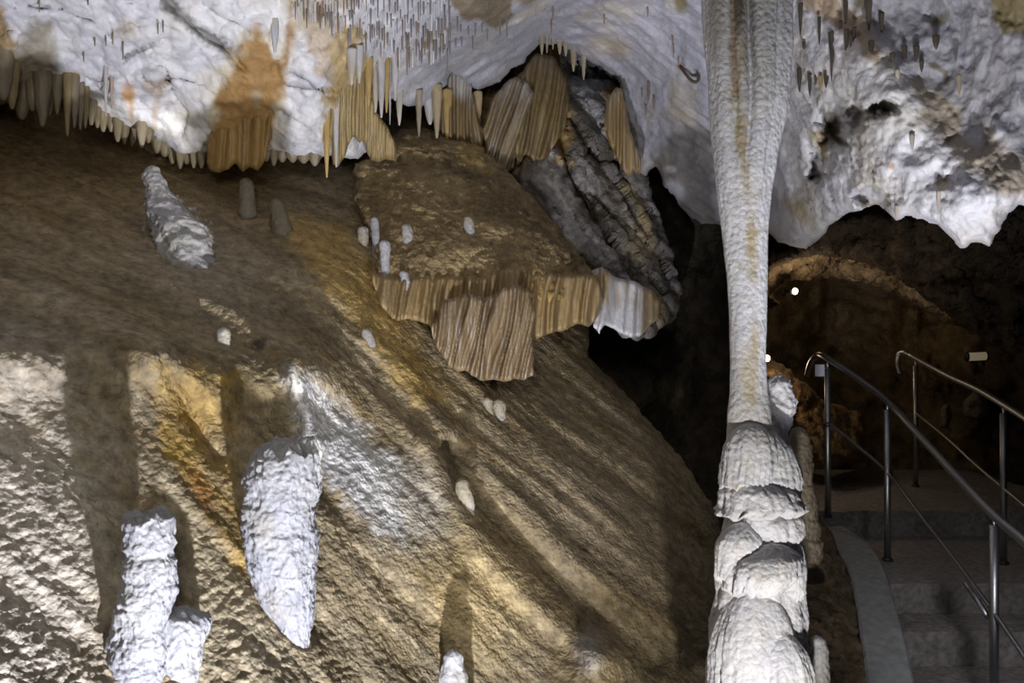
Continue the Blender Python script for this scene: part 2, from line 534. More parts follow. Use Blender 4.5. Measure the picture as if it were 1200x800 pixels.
CEIL_OUT = [(-420, -200), (1500, -200), (1500, 225), (1330, 235), (1212, 246), (1195, 240), (1182, 252), (1172, 268), (1160, 288), (1145, 283), (1126, 290), (1112, 275), (1098, 262), (1080, 257), (1062, 253), (1050, 258), (1040, 246),
            (1028, 240), (1010, 246), (996, 248), (975, 262), (962, 280), (945, 292), (928, 290), (912, 282), (895, 270), (850, 262), (822, 262), (812, 255), (800, 246), (790, 232), (778, 215), (770, 192), (758, 206), (746, 205), (738, 178),
            (732, 150), (724, 118), (727, 98), (714, 86), (682, 66), (655, 52), (636, 50), (612, 72), (585, 96), (560, 108), (545, 98), (528, 82), (522, 100), (512, 118), (495, 124), (478, 124), (462, 118), (448, 112), (440, 126), (436, 172), (424, 184), (410, 186),
            (395, 180), (372, 188), (345, 184), (322, 178), (300, 184), (262, 186), (238, 184), (212, 182), (196, 170), (176, 158), (150, 150), (126, 136), (110, 126), (78, 112), (48, 120), (20, 118), (0, 124), (-160, 135), (-420, 150)]

CRACKS = [([(196, 0), (222, 28), (250, 46), (272, 66), (284, 78)], 7), ([(36, 8), (75, 12), (110, 26), (132, 44)], 1.8), ([(340, 84), (362, 94), (380, 112), (402, 116)], 3), ([(335, 98), (352, 102), (384, 106), (400, 108)], 3),
          ([(196, 82), (204, 108), (222, 130), (214, 160)], 2.5), ([(104, 92), (122, 93), (136, 90)], 1.6), ([(150, 66), (168, 58), (178, 54)], 3), ([(330, 130), (352, 142), (372, 158)], 1.6), ([(200, 90), (212, 92), (240, 100)], 1.5),
          ([(236, 2), (262, 20), (285, 30), (292, 36)], 1.8), ([(168, 90), (186, 102), (200, 94)], 2.5)]
def ceil_big(px, py, p):
    r = .10 * fbm(p * 2.1 + 2, 3) + .05 * ridged(p * 4.5 + 7, 3)
    # bulging lumps of the right-hand mass
    rm = smooth(905, 950, px)
    lum = np.zeros(px.shape)
    wv = np.stack([px / 16.0, py / 16.0, 0 * px + 3.3], -1)
    wx, wy = px + 13 * fbm(wv, 3), py + 13 * fbm(wv + 20, 3)
    for cx, cy, rx, ry, h in ((1030, 110, 38, 46, .22), (1000, 150, 26, 30, .10), (1075, 120, 30, 26, .12), (1040, 200, 52, 40, .22), (930, 170, 30, 34, .26), (975, 215, 34, 30, .20), (940, 255, 46, 26, .2), (1120, 240, 60, 34, .22),
                              (1160, 225, 40, 22, .1), (1015, 60, 26, 24, .15), (965, 90, 40, 40, .14), (1070, 150, 26, 20, .12), (1130, 160, 60, 60, .12), (1106, 212, 10, 12, -.05), (1150, 60, 80, 40, .1), (1080, 55, 40, 30, .12),
                              (975, 145, 14, 26, -.35), (1000, 138, 12, 14, -.28), (1030, 125, 18, 8, -.22), (955, 195, 7, 22, -.25), (1022, 232, 20, 14, -.25), (1135, 190, 60, 30, .18)):
        u, v = ((px if h > 0 else wx) - cx) / rx, ((py if h > 0 else wy) - cy) / ry
        q = u * u + v * v
        lum += h * np.exp(-q) if h > 0 else 2.4 * h * np.exp(-q * q)
    r = r + rm * lum * .5 + rm * .025 * ridged(p * 7, 3)
    # step along the tan band: the lit mass stands proud of the grey roof above it
    d, t, nx, ny = seg_dist(px, py, [(935, -10), (990, 40), (1052, 98), (1120, 165), (1210, 225)])
    side = (px - nx) * .7 - (py - ny) * .72
    r = r - smooth(900, 960, px) * .04 * smooth(-6, 26, side)
    # left ledges and blocks
    for pts, w in CRACKS:
        d, t, _, _ = seg_dist(px, py, pts)
        r = r - (.03 + .005 * w) * np.exp(-(d / (w * .9 + 1)) ** 2)
    for cx, cy, rx, ry, h in ((100, 60, 90, 60, .16), (240, 120, 60, 50, .16), (180, 40, 50, 30, .1), (310, 45, 40, 40, .1), (365, 95, 30, 26, .15), (360, 150, 36, 34, .15), (150, 120, 40, 34, .12), (182, 92, 18, 12, .12), (400, 60, 44, 40, .12),
                              (20, 60, 26, 50, .12), (560, 15, 44, 26, .28), (290, 110, 44, 60, .08), (690, 70, 40, 22, .05), (500, 60, 50, 20, .06)):
        u, v = (px - cx) / rx, (py - cy) / ry
        r = r + h * np.exp(-(u * u + v * v))
    return r

def ceil_fine(px, py, p):
    # diagonal rills in the middle, knobs on the right, crinkles on the left
    mid = smooth(430, 520, px) * smooth(900, 820, px)
    s = np.where(px < 640, 1.0, -1.0)
    k = (px * .6 + s * py * .8)
    rill = fbm(np.stack([k / 5.0, (px * .8 - s * py * .6) / 60.0, 0 * px], -1), 2)
    knob = ridged(p * 17 + 3, 3)
    crinkle = ridged(np.stack([p[..., 0] * 9 + p[..., 2] * 3, p[..., 1] * 4, p[..., 2] * 7], -1), 3)
    right = smooth(905, 950, px)
    left = smooth(480, 400, px)
    return .020 * rill * mid + .009 * knob * right * (1 - .75 * smooth(-10, 50, (px - 1030) * .7 - (py - 75) * .72)) + .02 * crinkle * left + .006 * fbm(p * 40, 3)

def ceil_col(px, py, p):
    n = fbm(p * 3.0, 4)
    c = mix(np.broadcast_to(WHITE, p.shape), LILAC, np.clip(.4 + 1.2 * n, 0, 1))
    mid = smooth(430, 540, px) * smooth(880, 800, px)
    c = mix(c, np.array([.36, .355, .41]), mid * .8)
    veins = ridged(np.stack([p[..., 0] * 6, p[..., 1] * 3, p[..., 2] * 5], -1) + 3, 3)
    c = mix(c, np.array([.35, .35, .40]), smooth(.62, .95, veins) * .55)
    c = mix(c, CREAM, np.clip(fbm(p * 2.2 + 40, 3) * 1.6 - .15, 0, .7))
    for pts, w in CRACKS:
        c = mix(c, np.array([.20, .195, .185]), stroke(px, py, pts, w * (1.25 if w > 5 else .8), .5, .45, 6) * .85)
    # left edge: ochre rock, dull drape with the stalagmite's cast shadow painted in
    c = mix(c, np.array([.42, .28, .12]), polymask(px, py, [(-160, 5), (4, 8), (16, 40), (26, 90), (10, 130), (-160, 140)], 5, 8) * .9)
    c = mix(c, np.array([.33, .28, .19]), polymask(px, py, [(20, 50), (40, 24), (58, 26), (66, 70), (78, 130), (20, 140)], 8, 8) * .75)
    c = mix(c, ORANGE, blob(px, py, 86, 88, 11, 9, -30, .8) * .85)
    c = mix(c, ORANGE, blob(px, py, 151, 108, 10, 15, 0, .8) * .8)
    c = mix(c, OCHRE, stroke(px, py, [(152, 110), (155, 140)], 4, .8) * .6)
    c = mix(c, CREAM * .9, blob(px, py, 150, 35, 20, 14, 0, .9) * .6)
    c = mix(c, np.array([.45, .33, .24]), polymask(px, py, [(166, 90), (198, 92), (190, 108), (184, 150), (178, 150), (180, 112), (172, 104)], 3, 4) * .6)
    # the brown fall
    c = mix(c, CREAM, polymask(px, py, [(262, 78), (285, 40), (300, 30), (338, 50), (330, 130), (318, 190), (240, 190), (244, 130)], 10, 10) * .8)
    c = mix(c, np.array([.36, .20, .06]), polymask(px, py, [(276, 74), (288, 48), (300, 32), (320, 62), (332, 70), (336, 20), (341, 0), (343, 40), (336, 90), (322, 130), (314, 190), (246, 190), (252, 120)], 6, 8) * .92)
    c = mix(c, np.array([.55, .52, .46]), blob(px, py, 300, 112, 8, 14, 0, .9) * .5)
    c = mix(c, np.array([.75, .72, .70]), stroke(px, py, [(319, 30), (323, 62)], 6, .6) * .8)
    # tan stains over the straw field
    c = mix(c, np.array([.46, .33, .17]), polymask(px, py, [(342, 0), (400, 0), (398, 60), (404, 120), (382, 110), (362, 60), (345, 20)], 8, 16) * .65)
    c = mix(c, np.array([.50, .36, .14]), polymask(px, py, [(396, 25), (425, 35), (432, 90), (412, 120), (396, 170), (378, 180), (380, 120)], 6, 10) * .85)
    c = mix(c, np.array([.30, .23, .10]), blob(px, py, 497, 52, 12, 7, 0, .7) * .85)
    c = mix(c, np.array([.36, .31, .24]), blob(px, py, 520, 34, 22, 9, -10, .8) * .6)
    c = mix(c, np.array([.20, .155, .095]), polymask(px, py, [(522, -20), (606, -20), (594, 26), (582, 34), (545, 22), (528, 8)], 4, 8) * .92)
    c = mix(c, np.array([.24, .19, .11]), blob(px, py, 618, -4, 18, 14, 0, .6) * .8)
    c = mix(c, np.array([.28, .21, .12]), blob(px, py, 725, 58, 16, 16, 30, .9) * .5)
    c = mix(c, np.array([.20, .16, .07]), blob(px, py, 798, 2, 10, 16, 0, .5) * .9)
    c = mix(c, np.array([.35, .14, .06]), blob(px, py, 798, 78, 6, 6, 0, .7) * .8)
    c = mix(c, np.array([.50, .34, .12]), polymask(px, py, [(710, 112), (727, 98), (736, 150), (748, 190), (730, 200), (718, 170)], 4, 6) * .85)
    # dark banded rock above the recess
    c = mix(c, np.array([.17, .15, .12]), polymask(px, py, [(772, 168), (805, 150), (835, 150), (840, 262), (770, 250), (762, 215)], 8, 10) * .75)
    c = mix(c, np.array([.66, .65, .70]), blob(px, py, 790, 225, 16, 18, 10, .6) * .85)
    c = mix(c, np.array([.66, .65, .70]), blob(px, py, 786, 198, 10, 6, 0, .6) * .7)
    # right-hand mass: tan band along the lip and grey roof, both darkened in colour for shade; dull brown face
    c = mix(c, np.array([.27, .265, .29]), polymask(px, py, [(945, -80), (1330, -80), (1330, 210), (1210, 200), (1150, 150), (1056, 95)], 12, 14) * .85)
    c = mix(c, np.array([.42, .30, .18]), polymask(px, py, [(930, -10), (965, -10), (1010, 20), (1035, 60), (1030, 80), (1000, 45), (960, 22)], 5, 8) * .85)
    c = mix(c, np.array([.36, .29, .19]), polymask(px, py, [(1022, 60), (1050, 90), (1100, 105), (1165, 160), (1215, 200), (1215, 238), (1160, 222), (1110, 175), (1080, 140), (1070, 100)], 8, 10) * .8)
    c = mix(c, np.array([.19, .15, .06]), polymask(px, py, [(1160, -20), (1215, -20), (1215, 60), (1195, 42), (1180, 38), (1160, 20)], 4, 8) * .9)
    c = mix(c, np.array([.15, .13, .06]), blob(px, py, 1100, 24, 16, 7, -30, .7) * .85)
    c = mix(c, np.array([.15, .13, .06]), blob(px, py, 1008, 4, 10, 9, 0, .7) * .85)
    c = mix(c, np.array([.14, .12, .06]), stroke(px, py, [(1092, 76), (1108, 84), (1110, 98)], 4) * .8)
    c = mix(c, np.array([.60, .60, .66]), blob(px, py, 1140, 155, 15, 24, -20, .5) * .8)
    c = mix(c, np.array([.52, .50, .40]), polymask(px, py, [(945, 100), (1075, 90), (1085, 160), (960, 180)], 12, 12) * .3)
    for cx, cy, rx, ry, rot in ((976, 150, 10, 16, 0), (1003, 140, 6, 17, 15), (1030, 134, 20, 7, -22), (985, 166, 12, 5, 30), (966, 182, 4, 18, 0), (953, 208, 9, 5, -30), (1067, 146, 7, 3, 10)):
        c = mix(c, np.array([.10, .085, .06]), blob(px, py, cx, cy, rx, ry, rot, .6, .5, 8) * .9)  # shade inside the cavities painted as dark spots
    c = mix(c, np.array([.46, .36, .20]), polymask(px, py, [(942, 146), (966, 152), (972, 182), (972, 196), (960, 176)], 3, 5) * .8)
    c = mix(c, np.array([.50, .42, .26]), blob(px, py, 935, 245, 26, 12, 35, .8) * .75)
    c = mix(c, np.array([.44, .33, .18]), blob(px, py, 1105, 216, 9, 9, 30, .5) * .8)
    c = mix(c, np.array([.50, .44, .34]), blob(px, py, 1018, 240, 14, 8, 0, .5) * .7)
    c = mix(c, ORANGE, blob(px, py, 1045, 194, 5, 5, 0, .9, .6, 5) * .8)
    # the ceiling rim turns greyer towards its lowest edge
    c = mix(c, np.array([.35, .33, .30]), smooth(288, 300, py) * .5)
    return c

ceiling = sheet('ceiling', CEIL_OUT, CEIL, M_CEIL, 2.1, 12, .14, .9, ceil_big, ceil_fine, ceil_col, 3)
tag(ceiling, kind='structure')

# ---- the dark recess behind the column
def rockbig(a=.2, sc=1.6, b=.08):
    def f(px, py, p):
        return a * ridged(p * sc + 1.5, 3) + b * fbm(p * sc * 4, 3)
    return f
def rockfine(a=.02, sc=16):
    def f(px, py, p):
        return a * ridged(p * sc, 3)
    return f
back = sheet('wall_back', [(560, 60), (880, 60), (880, 560), (905, 590), (960, 660), (960, 900), (700, 900), (560, 640)],
             [(560, 60, 9), (900, 60, 8.6), (700, 300, 9.0), (830, 260, 8.2), (800, 420, 8.4), (870, 450, 8.0), (760, 480, 8.6), (850, 600, 7.4), (960, 640, 7.2), (850, 760, 6.3), (960, 900, 5.6), (700, 900, 6), (560, 640, 8)],
             M_ROCK, 4, 12, .2, .5, rockbig(.3, 1.4, .1), rockfine(.03, 9),
             lambda px, py, p: mix(mix(solid((.09, .075, .055), .3, 3)(px, py, p), np.array([.22, .19, .12]), blob(px, py, 785, 460, 16, 22, 10, .6)), np.array([.18, .17, .13]), blob(px, py, 765, 420, 14, 9, 0, .6)))
tag(back, kind='structure')

# ---- the passage beyond: far wall, lit arch, right-hand wall, floor
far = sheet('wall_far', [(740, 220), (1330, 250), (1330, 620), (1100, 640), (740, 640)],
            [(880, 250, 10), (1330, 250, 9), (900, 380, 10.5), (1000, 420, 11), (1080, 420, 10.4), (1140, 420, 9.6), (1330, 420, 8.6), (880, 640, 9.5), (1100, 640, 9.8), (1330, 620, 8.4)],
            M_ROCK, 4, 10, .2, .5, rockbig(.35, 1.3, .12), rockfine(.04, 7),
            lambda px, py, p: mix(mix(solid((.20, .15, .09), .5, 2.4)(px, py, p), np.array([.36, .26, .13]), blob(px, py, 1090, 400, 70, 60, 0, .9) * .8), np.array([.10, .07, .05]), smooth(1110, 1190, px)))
tag(far, kind='structure')
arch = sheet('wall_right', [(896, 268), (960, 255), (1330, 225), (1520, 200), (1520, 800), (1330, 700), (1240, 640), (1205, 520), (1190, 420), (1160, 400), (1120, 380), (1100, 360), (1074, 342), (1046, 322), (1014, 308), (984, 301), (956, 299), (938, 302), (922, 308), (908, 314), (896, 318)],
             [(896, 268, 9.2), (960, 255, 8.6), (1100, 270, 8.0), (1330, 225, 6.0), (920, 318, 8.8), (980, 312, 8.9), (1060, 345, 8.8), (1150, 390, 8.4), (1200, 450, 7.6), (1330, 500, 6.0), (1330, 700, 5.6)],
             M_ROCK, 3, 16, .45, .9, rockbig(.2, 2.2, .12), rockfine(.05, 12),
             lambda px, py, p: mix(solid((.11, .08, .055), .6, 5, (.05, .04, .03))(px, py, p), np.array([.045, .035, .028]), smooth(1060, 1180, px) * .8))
tag(arch, kind='structure')
vault = sheet('rock_arch', [(886, 286), (960, 280), (1080, 300), (1130, 350), (1120, 384), (1096, 372), (1070, 356), (1044, 343), (1012, 333), (980, 327), (962, 325), (948, 330), (936, 326), (920, 331), (908, 342), (914, 358), (900, 352), (886, 340)],
              [(886, 286, 9.2), (960, 280, 9.0), (1130, 350, 9.0), (910, 340, 9.55), (960, 322, 9.7), (1040, 340, 9.6), (1110, 375, 9.4)], M_ROCK, 2.4, 10, .3, .5, rockbig(.12, 3.2, .10), rockfine(.05, 14), solid((.44, .33, .21), .5, 6, (.24, .18, .12)), 4)
tag(vault, 'lit rough orange-brown rock arch over the passage entrance', 'rock')

# ------------------------------------------------------------------ middle masses
def rockm_big(px, py, p):
    # ribs that run down to the right
    k = (px * .80 - py * .60)
    a = (px * .60 + py * .80)
    q = np.stack([k / 26.0, a / 150.0, 0 * px], -1)
    r = .16 * ridged(q + 4, 3) + .05 * fbm(np.stack([k / 9.0, a / 40.0, 0 * px + 3], -1), 3)
    lf = smooth(690, 640, px + .35 * (py - 100))
    rib = fbm(np.stack([(px + .25 * py) / 9.0, py / 160.0, 0 * px], -1), 2)
    return r * (1 - .75 * lf) + .09 * rib * lf - .3 * blob(px, py, 680, 85, 44, 20, 20, .9) - .20 * stroke(px, py, [(655, 165), (672, 215), (700, 265), (735, 320), (752, 350)], 7, .9) - .18 * stroke(px, py, [(668, 140), (700, 200), (722, 222), (760, 290), (784, 330)], 6, .9) - .18 * stroke(px, py, [(690, 180), (706, 192), (722, 190), (728, 210)], 8, .9) - .15 * stroke(px, py, [(672, 88), (690, 96), (712, 96), (726, 100)], 7, .9)
def rockm_fine(px, py, p):
    return rockm_detail(px, py, p) + (.045 * ridged(p * 4.2 + 3, 3) + .02 * fbm(p * 16, 3)) * smooth(640, 690, px)
def rockm_detail(px, py, p):
    k = (px * .80 - py * .60)
    a = (px * .60 + py * .80)
    return .014 * ridged(np.stack([k / 16.0, a / 90.0, 0 * px + 5], -1), 3) * smooth(640, 680, px) + .012 * ridged(p * 14, 3)
def rockm_col(px, py, p):
    n = fbm(p * 4, 4)
    k = (px * .80 - py * .60) / 14.0
    a = (px * .60 + py * .80) / 90.0
    st = fbm(np.stack([k, a, 0 * k], -1), 3)
    c = mix(np.broadcast_to(np.array([.30, .28, .27]), p.shape), np.array([.09, .08, .065]), np.clip(.65 + 2.0 * st, 0, 1))
    lf = polymask(px, py, [(515, 100), (600, 60), (650, 55), (668, 110), (672, 190), (650, 200), (600, 205), (560, 195)], 6, 8)
    c = mix(c, np.array([.37, .25, .105]), lf * .95)
    c = mix(c, np.array([.62, .59, .55]), stroke(px, py, [(602, 108), (590, 140), (574, 180)], 9, .6) * .85)
    c = mix(c, np.array([.62, .59, .55]), stroke(px, py, [(614, 120), (602, 150), (590, 190)], 6, .6) * .75)
    c = mix(c, np.array([.16, .12, .06]), blob(px, py, 600, 92, 16, 6, 20, .8) * .8)
    c = mix(c, np.array([.46, .44, .44]), polymask(px, py, [(610, 190), (650, 172), (664, 220), (690, 300), (660, 280), (640, 230)], 6, 8) * .9)
    c = mix(c, np.array([.54, .53, .56]), polymask(px, py, [(668, 95), (712, 96), (716, 150), (700, 175), (684, 140)], 6, 8) * .8)
    c = mix(c, np.array([.40, .27, .10]), polymask(px, py, [(712, 108), (730, 100), (742, 180), (736, 200), (715, 170), (708, 140)], 5, 6) * .9)
    c = mix(c, np.array([.12, .10, .075]), polymask(px, py, [(664, 120), (690, 130), (720, 190), (760, 250), (775, 320), (750, 345), (720, 300), (690, 240)], 8, 14, 12) * np.clip(.75 + 1.2 * st, 0, 1) * .85)
    c = mix(c, np.array([.38, .34, .28]), stroke(px, py, [(676, 150), (700, 200), (730, 250), (752, 300)], 3.5, .8, .8, 9) * .6)
    c = mix(c, np.array([.34, .30, .24]), stroke(px, py, [(700, 210), (726, 236), (748, 280)], 4, .8, .8, 9) * .6)
    c = mix(c, np.array([.42, .34, .20]), stroke(px, py, [(735, 220), (748, 240), (752, 260), (762, 290), (770, 310)], 7, .6) * .85)
    c = mix(c, np.array([.45, .36, .20]), blob(px, py, 748, 290, 14, 24, -30, .8) * .6)
    c = mix(c, np.array([.42, .40, .40]), polymask(px, py, [(690, 250), (720, 290), (750, 340), (740, 360), (700, 310), (680, 275)], 8, 8) * .5)
    c = mix(c, np.array([.66, .66, .74]), polymask(px, py, [(716, 330), (745, 332), (752, 385), (730, 388), (706, 372)], 5, 6) * .95)
    c = mix(c, np.array([.30, .20, .09]), blob(px, py, 768, 365, 12, 26, -20, .8) * .8)
    return c
rm = empty('rock_buttress', P(680, 240, 7.3).tolist())
tag(rm, 'tall ribbed rock buttress with tan left flank and grey slanting ribs under the roof arch', 'rock')
o = sheet('ribbed_face', [(508, 96), (560, 62), (640, 40), (735, 84), (742, 130), (750, 190), (766, 235), (782, 280), (798, 340), (792, 372), (776, 384), (758, 396), (744, 400), (726, 388), (706, 372), (690, 335), (640, 300), (600, 208), (590, 202), (576, 198), (560, 188)],
          [(520, 90, 7.9), (600, 60, 7.9), (640, 45, 8.0), (700, 80, 8.2), (740, 100, 8.0), (600, 190, 7.25), (560, 190, 7.4), (650, 180, 7.3), (680, 290, 7.1), (700, 370, 6.75), (760, 395, 6.75), (790, 340, 7.1), (770, 240, 7.6), (720, 180, 7.6)],
          M_SLOPE, 2.1, 10, .15, .5, rockm_big, rockm_fine, rockm_col, 3)
adopt(rm, o)

# the flowstone shelf and the curtain that hangs from its lip
sh = empty('flowstone_shelf', P(560, 320, 6.2).tolist())
tag(sh, 'bulging brown flowstone shelf with a fringe of curtains, halfway up the slope', 'flowstone')
def shelf_big(px, py, p):
    a, b = p @ DOWN, p @ ACROSS
    r = .08 * fbm(np.stack([a * .8, b * 1.6, 0 * a], -1) * 1.6 + 8, 3)
    return r + .05 * ridged(p * 2.6, 3)
def shelf_fine(px, py, p):
    sc = ridged(np.stack([p[..., 0] * 14, p[..., 1] * 6, p[..., 2] * 26], -1) + 2, 3)
    return .026 * sc + .008 * fbm(p * 40, 2)
def shelf_col(px, py, p):
    n = fbm(p * 3.2, 4)
    c = mix(np.broadcast_to(np.array([.36, .27, .14]), p.shape), np.array([.19, .135, .07]), np.clip(.4 + 1.5 * n, 0, 1))
    c = mix(c, np.array([.42, .28, .10]), polymask(px, py, [(425, 330), (560, 330), (620, 320), (700, 330), (700, 380), (430, 380)], 14, 8) * .7)
    c = mix(c, np.array([.14, .10, .055]), polymask(px, py, [(500, 165), (580, 200), (690, 310), (690, 330), (560, 240)], 12, 10) * .6)
    c = mix(c, np.array([.42, .30, .12]), polymask(px, py, [(530, 160), (560, 170), (572, 205), (545, 195)], 5, 5) * .8)
    return c
adopt(sh, sheet('shelf_body', [(415, 190), (440, 184), (470, 150), (500, 150), (560, 168), (600, 204), (650, 262), (690, 312), (702, 332), (704, 352), (640, 356), (560, 352), (470, 368), (452, 362), (436, 340), (440, 300), (425, 262), (412, 230)],
      [(420, 190, 6.55), (470, 155, 6.95), (560, 170, 7.0), (600, 205, 6.85), (690, 310, 6.45), (430, 260, 6.05), (440, 330, 5.72), (500, 250, 6.15), (540, 330, 5.76), (620, 335, 5.9), (690, 345, 6.28), (560, 360, 5.75), (470, 368, 5.6), (620, 260, 6.35)],
      M_SLOPE, 2.1, 13, .22, .5, shelf_big, shelf_fine, shelf_col, 3))
def curtain(name, out, ctrl, nper, col, parent=None, lean=.0, amp=.05, seed=0., thick=.12):
    def big(px, py, p):
        w = fbm(np.stack([px / 40.0, py / 160.0, 0 * px + seed], -1), 2) * 12
        u = (px + lean * py + w) / nper
        f1 = np.sqrt(np.sin(u * PI) ** 2 + .02)
        f2 = np.sqrt(np.sin(u * PI * 1.37 + 1.1) ** 2 + .02)
        return amp * (f1 - .5) + amp * .45 * (f2 - .5) + amp * .6 * fbm(np.stack([u * 1.3, py / 200.0, 0 * u], -1), 2)
    return sheet(name, out, ctrl, M_CURT, 1.25, 6, .06, thick, big, lambda px, py, p: .004 * fbm(p * np.array([40, 40, 8]), 3), col, 1.5, parent)
def streaks(base, alt, pale, nper, lean=0., seed=0.):
    def f(px, py, p):
        u = (px + lean * py) / nper
        n = fbm(np.stack([u, py / 110.0, 0 * px + seed], -1), 3)
        n2 = fbm(np.stack([u * 2.3, py / 70.0, 0 * px + seed + 7], -1), 3)
        c = mix(np.broadcast_to(np.asarray(base, float), p.shape), np.asarray(alt, float), np.clip(.5 + 1.6 * n, 0, 1))
        return mix(c, np.asarray(pale, float), np.clip(1.9 * n2 - .15, 0, 1) * .8)
    return f
adopt(sh, curtain('curtain', [(432, 318), (470, 326), (520, 322), (560, 326), (600, 312), (622, 318), (700, 322), (708, 350), (700, 372), (690, 384), (676, 380), (660, 388), (640, 392), (628, 398), (600, 392), (560, 398), (530, 400), (515, 396), (502, 380), (480, 374), (462, 376), (446, 360)],
      [(435, 320, 5.66), (500, 330, 5.68), (560, 330, 5.68), (620, 330, 5.86), (700, 330, 6.28), (455, 372, 5.5), (515, 396, 5.56), (560, 398, 5.62), (630, 398, 5.82), (690, 384, 6.2)],
      13, streaks((.34, .24, .11), (.24, .16, .075), (.50, .41, .27), 8), None, .12, .06, 2.))
front = curtain('fluted_drape', [(520, 352), (545, 344), (570, 348), (590, 338), (606, 332), (620, 340), (627, 366), (624, 400), (626, 420), (625, 440), (614, 446), (602, 443), (590, 448), (578, 444), (566, 446), (552, 440), (545, 434), (536, 436), (526, 428), (516, 414), (508, 400), (505, 384)],
      [(520, 352, 5.56), (606, 332, 5.62), (625, 370, 5.62), (505, 390, 5.44), (560, 380, 5.46), (560, 440, 5.42), (624, 440, 5.56), (530, 430, 5.4)],
      11, streaks((.36, .27, .16), (.22, .15, .08), (.60, .55, .50), 6), None, .2, .09, 5.)
adopt(sh, front)
def whitepocket(px, py, p):
    c = calcite()(px, py, p)
    c = mix(c, np.array([.36, .27, .14]), np.clip(.35 + 1.5 * fbm(np.stack([px / 7.0, py / 60.0, 0 * px], -1), 2), 0, 1) * smooth(372, 350, py))
    return mix(c, np.array([.30, .21, .10]), smooth(744, 758, px) * .9)
ow = curtain('pale_flowstone_lobe', [(690, 318), (706, 312), (722, 326), (745, 330), (764, 340), (776, 352), (772, 374), (760, 384), (750, 394), (738, 396), (722, 388), (708, 380), (702, 392), (696, 384), (698, 352)],
      [(690, 320, 6.5), (745, 330, 6.7), (776, 360, 6.75), (700, 385, 6.3), (745, 395, 6.45), (722, 375, 6.45)], 14, whitepocket, None, .1, .05, 8.)
tag(ow, 'lilac-white flowstone lobe with brown rim beside the dark recess', 'flowstone')

# ------------------------------------------------------------------ ceiling draperies
def drape(name, out, d_top, d_bot, label, col, nper=8, lean=0.0, amp=.05, cat='drapery', group=None, seed=1., fade=.8, dark=.8):
    xs = [q[0] for q in out]; ys = [q[1] for q in out]
    x0, x1, y0, y1 = min(xs), max(xs), min(ys), max(ys)
    dt = d_top if isinstance(d_top, tuple) else (d_top, d_top)
    db = d_bot if isinstance(d_bot, tuple) else (d_bot, d_bot)
    def col2(px, py, p, base=col):
        c = base(px, py, p) * np.array([.70, .73, .86])
        c = mix(c, np.array([.16, .12, .07]), np.clip(1.5 * fbm(np.stack([px / 6.0, py / 34.0, 0 * px + seed], -1), 3) - .1, 0, 1) * dark)
        t = (py - y0) / (y1 - y0) + .45 * fbm(np.stack([px / 9.0, py / 40.0, 0 * px + seed + 3], -1), 3)
        return mix(c, np.array([.50, .48, .46]), smooth(.34, .02, t) * fade)
    col = col2
    o = curtain(name, out, [(x0, y0, dt[0]), (x1, y0, dt[1]), (x0, y1, db[0]), (x1, y1, db[1]), ((x0 + x1) / 2, (y0 + y1) / 2, (dt[0] + dt[1] + db[0] + db[1]) / 4 - .05)], nper, col, None, lean, amp, seed)
    return tag(o, label, cat, group)
BRN = streaks((.46, .27, .075), (.36, .21, .06), (.48, .33, .14), 12)
drape('flowstone_drapery', [(262, 82), (284, 60), (300, 50), (322, 62), (332, 80), (330, 112), (322, 140), (316, 168), (312, 186), (302, 200), (292, 196), (284, 202), (276, 192), (268, 198), (258, 202), (246, 200), (242, 190), (244, 160), (250, 118)],
      5.68, 5.86, 'broad rust-brown drapery streaked down the white wall left of centre', BRN, 15, .05, .022, seed=3., fade=0, dark=.25)
drape('flowstone_drapery', [(398, 24), (414, 28), (428, 40), (434, 66), (432, 98), (440, 130), (456, 150), (468, 182), (464, 190), (452, 186), (444, 190), (434, 188), (428, 176), (426, 164), (420, 168), (414, 160), (408, 172), (402, 186), (396, 196), (390, 192), (388, 168), (384, 150), (380, 130), (384, 100), (392, 60)],
      (5.74, 5.86), (5.95, 6.2), 'ochre stepped drapery ending in small points above a white pocket', streaks((.50, .36, .14), (.40, .27, .09), (.66, .58, .42), 7), 6, .0, .04, seed=4.)
drape('flowstone_drapery', [(516, 120), (522, 92), (532, 80), (544, 84), (552, 98), (558, 128), (566, 150), (568, 176), (572, 192), (566, 206), (552, 194), (540, 184), (532, 166), (520, 162), (512, 150)],
      (7.0, 7.1), (7.0, 7.05), 'narrow tan drapery beside the dark gap right of the straws', streaks((.36, .25, .10), (.26, .17, .07), (.58, .54, .46), 7), 9, .0, .06, seed=5.)
drape('flowstone_drapery', [(566, 150), (576, 116), (590, 98), (604, 90), (620, 98), (628, 112), (616, 140), (606, 170), (602, 196), (594, 204), (586, 200), (580, 192), (574, 200), (568, 190)],
      (7.1, 7.2), (7.0, 7.05), 'white-striped slanting drapery on the left flank of the rib arch', streaks((.46, .36, .20), (.30, .20, .08), (.74, .71, .68), 8, .35), 11, .38, .07, seed=6., fade=.35)
drape('flowstone_drapery', [(604, 92), (628, 62), (648, 66), (664, 92), (668, 122), (662, 150), (650, 170), (640, 186), (626, 190), (616, 180), (606, 196), (604, 170), (612, 140), (606, 116)],
      (7.3, 7.5), (7.05, 7.1), 'large tan fan-shaped drapery under the peak of the rib arch', streaks((.37, .25, .09), (.27, .18, .07), (.50, .42, .30), 9, .15), 12, .15, .06, seed=7., fade=.1)
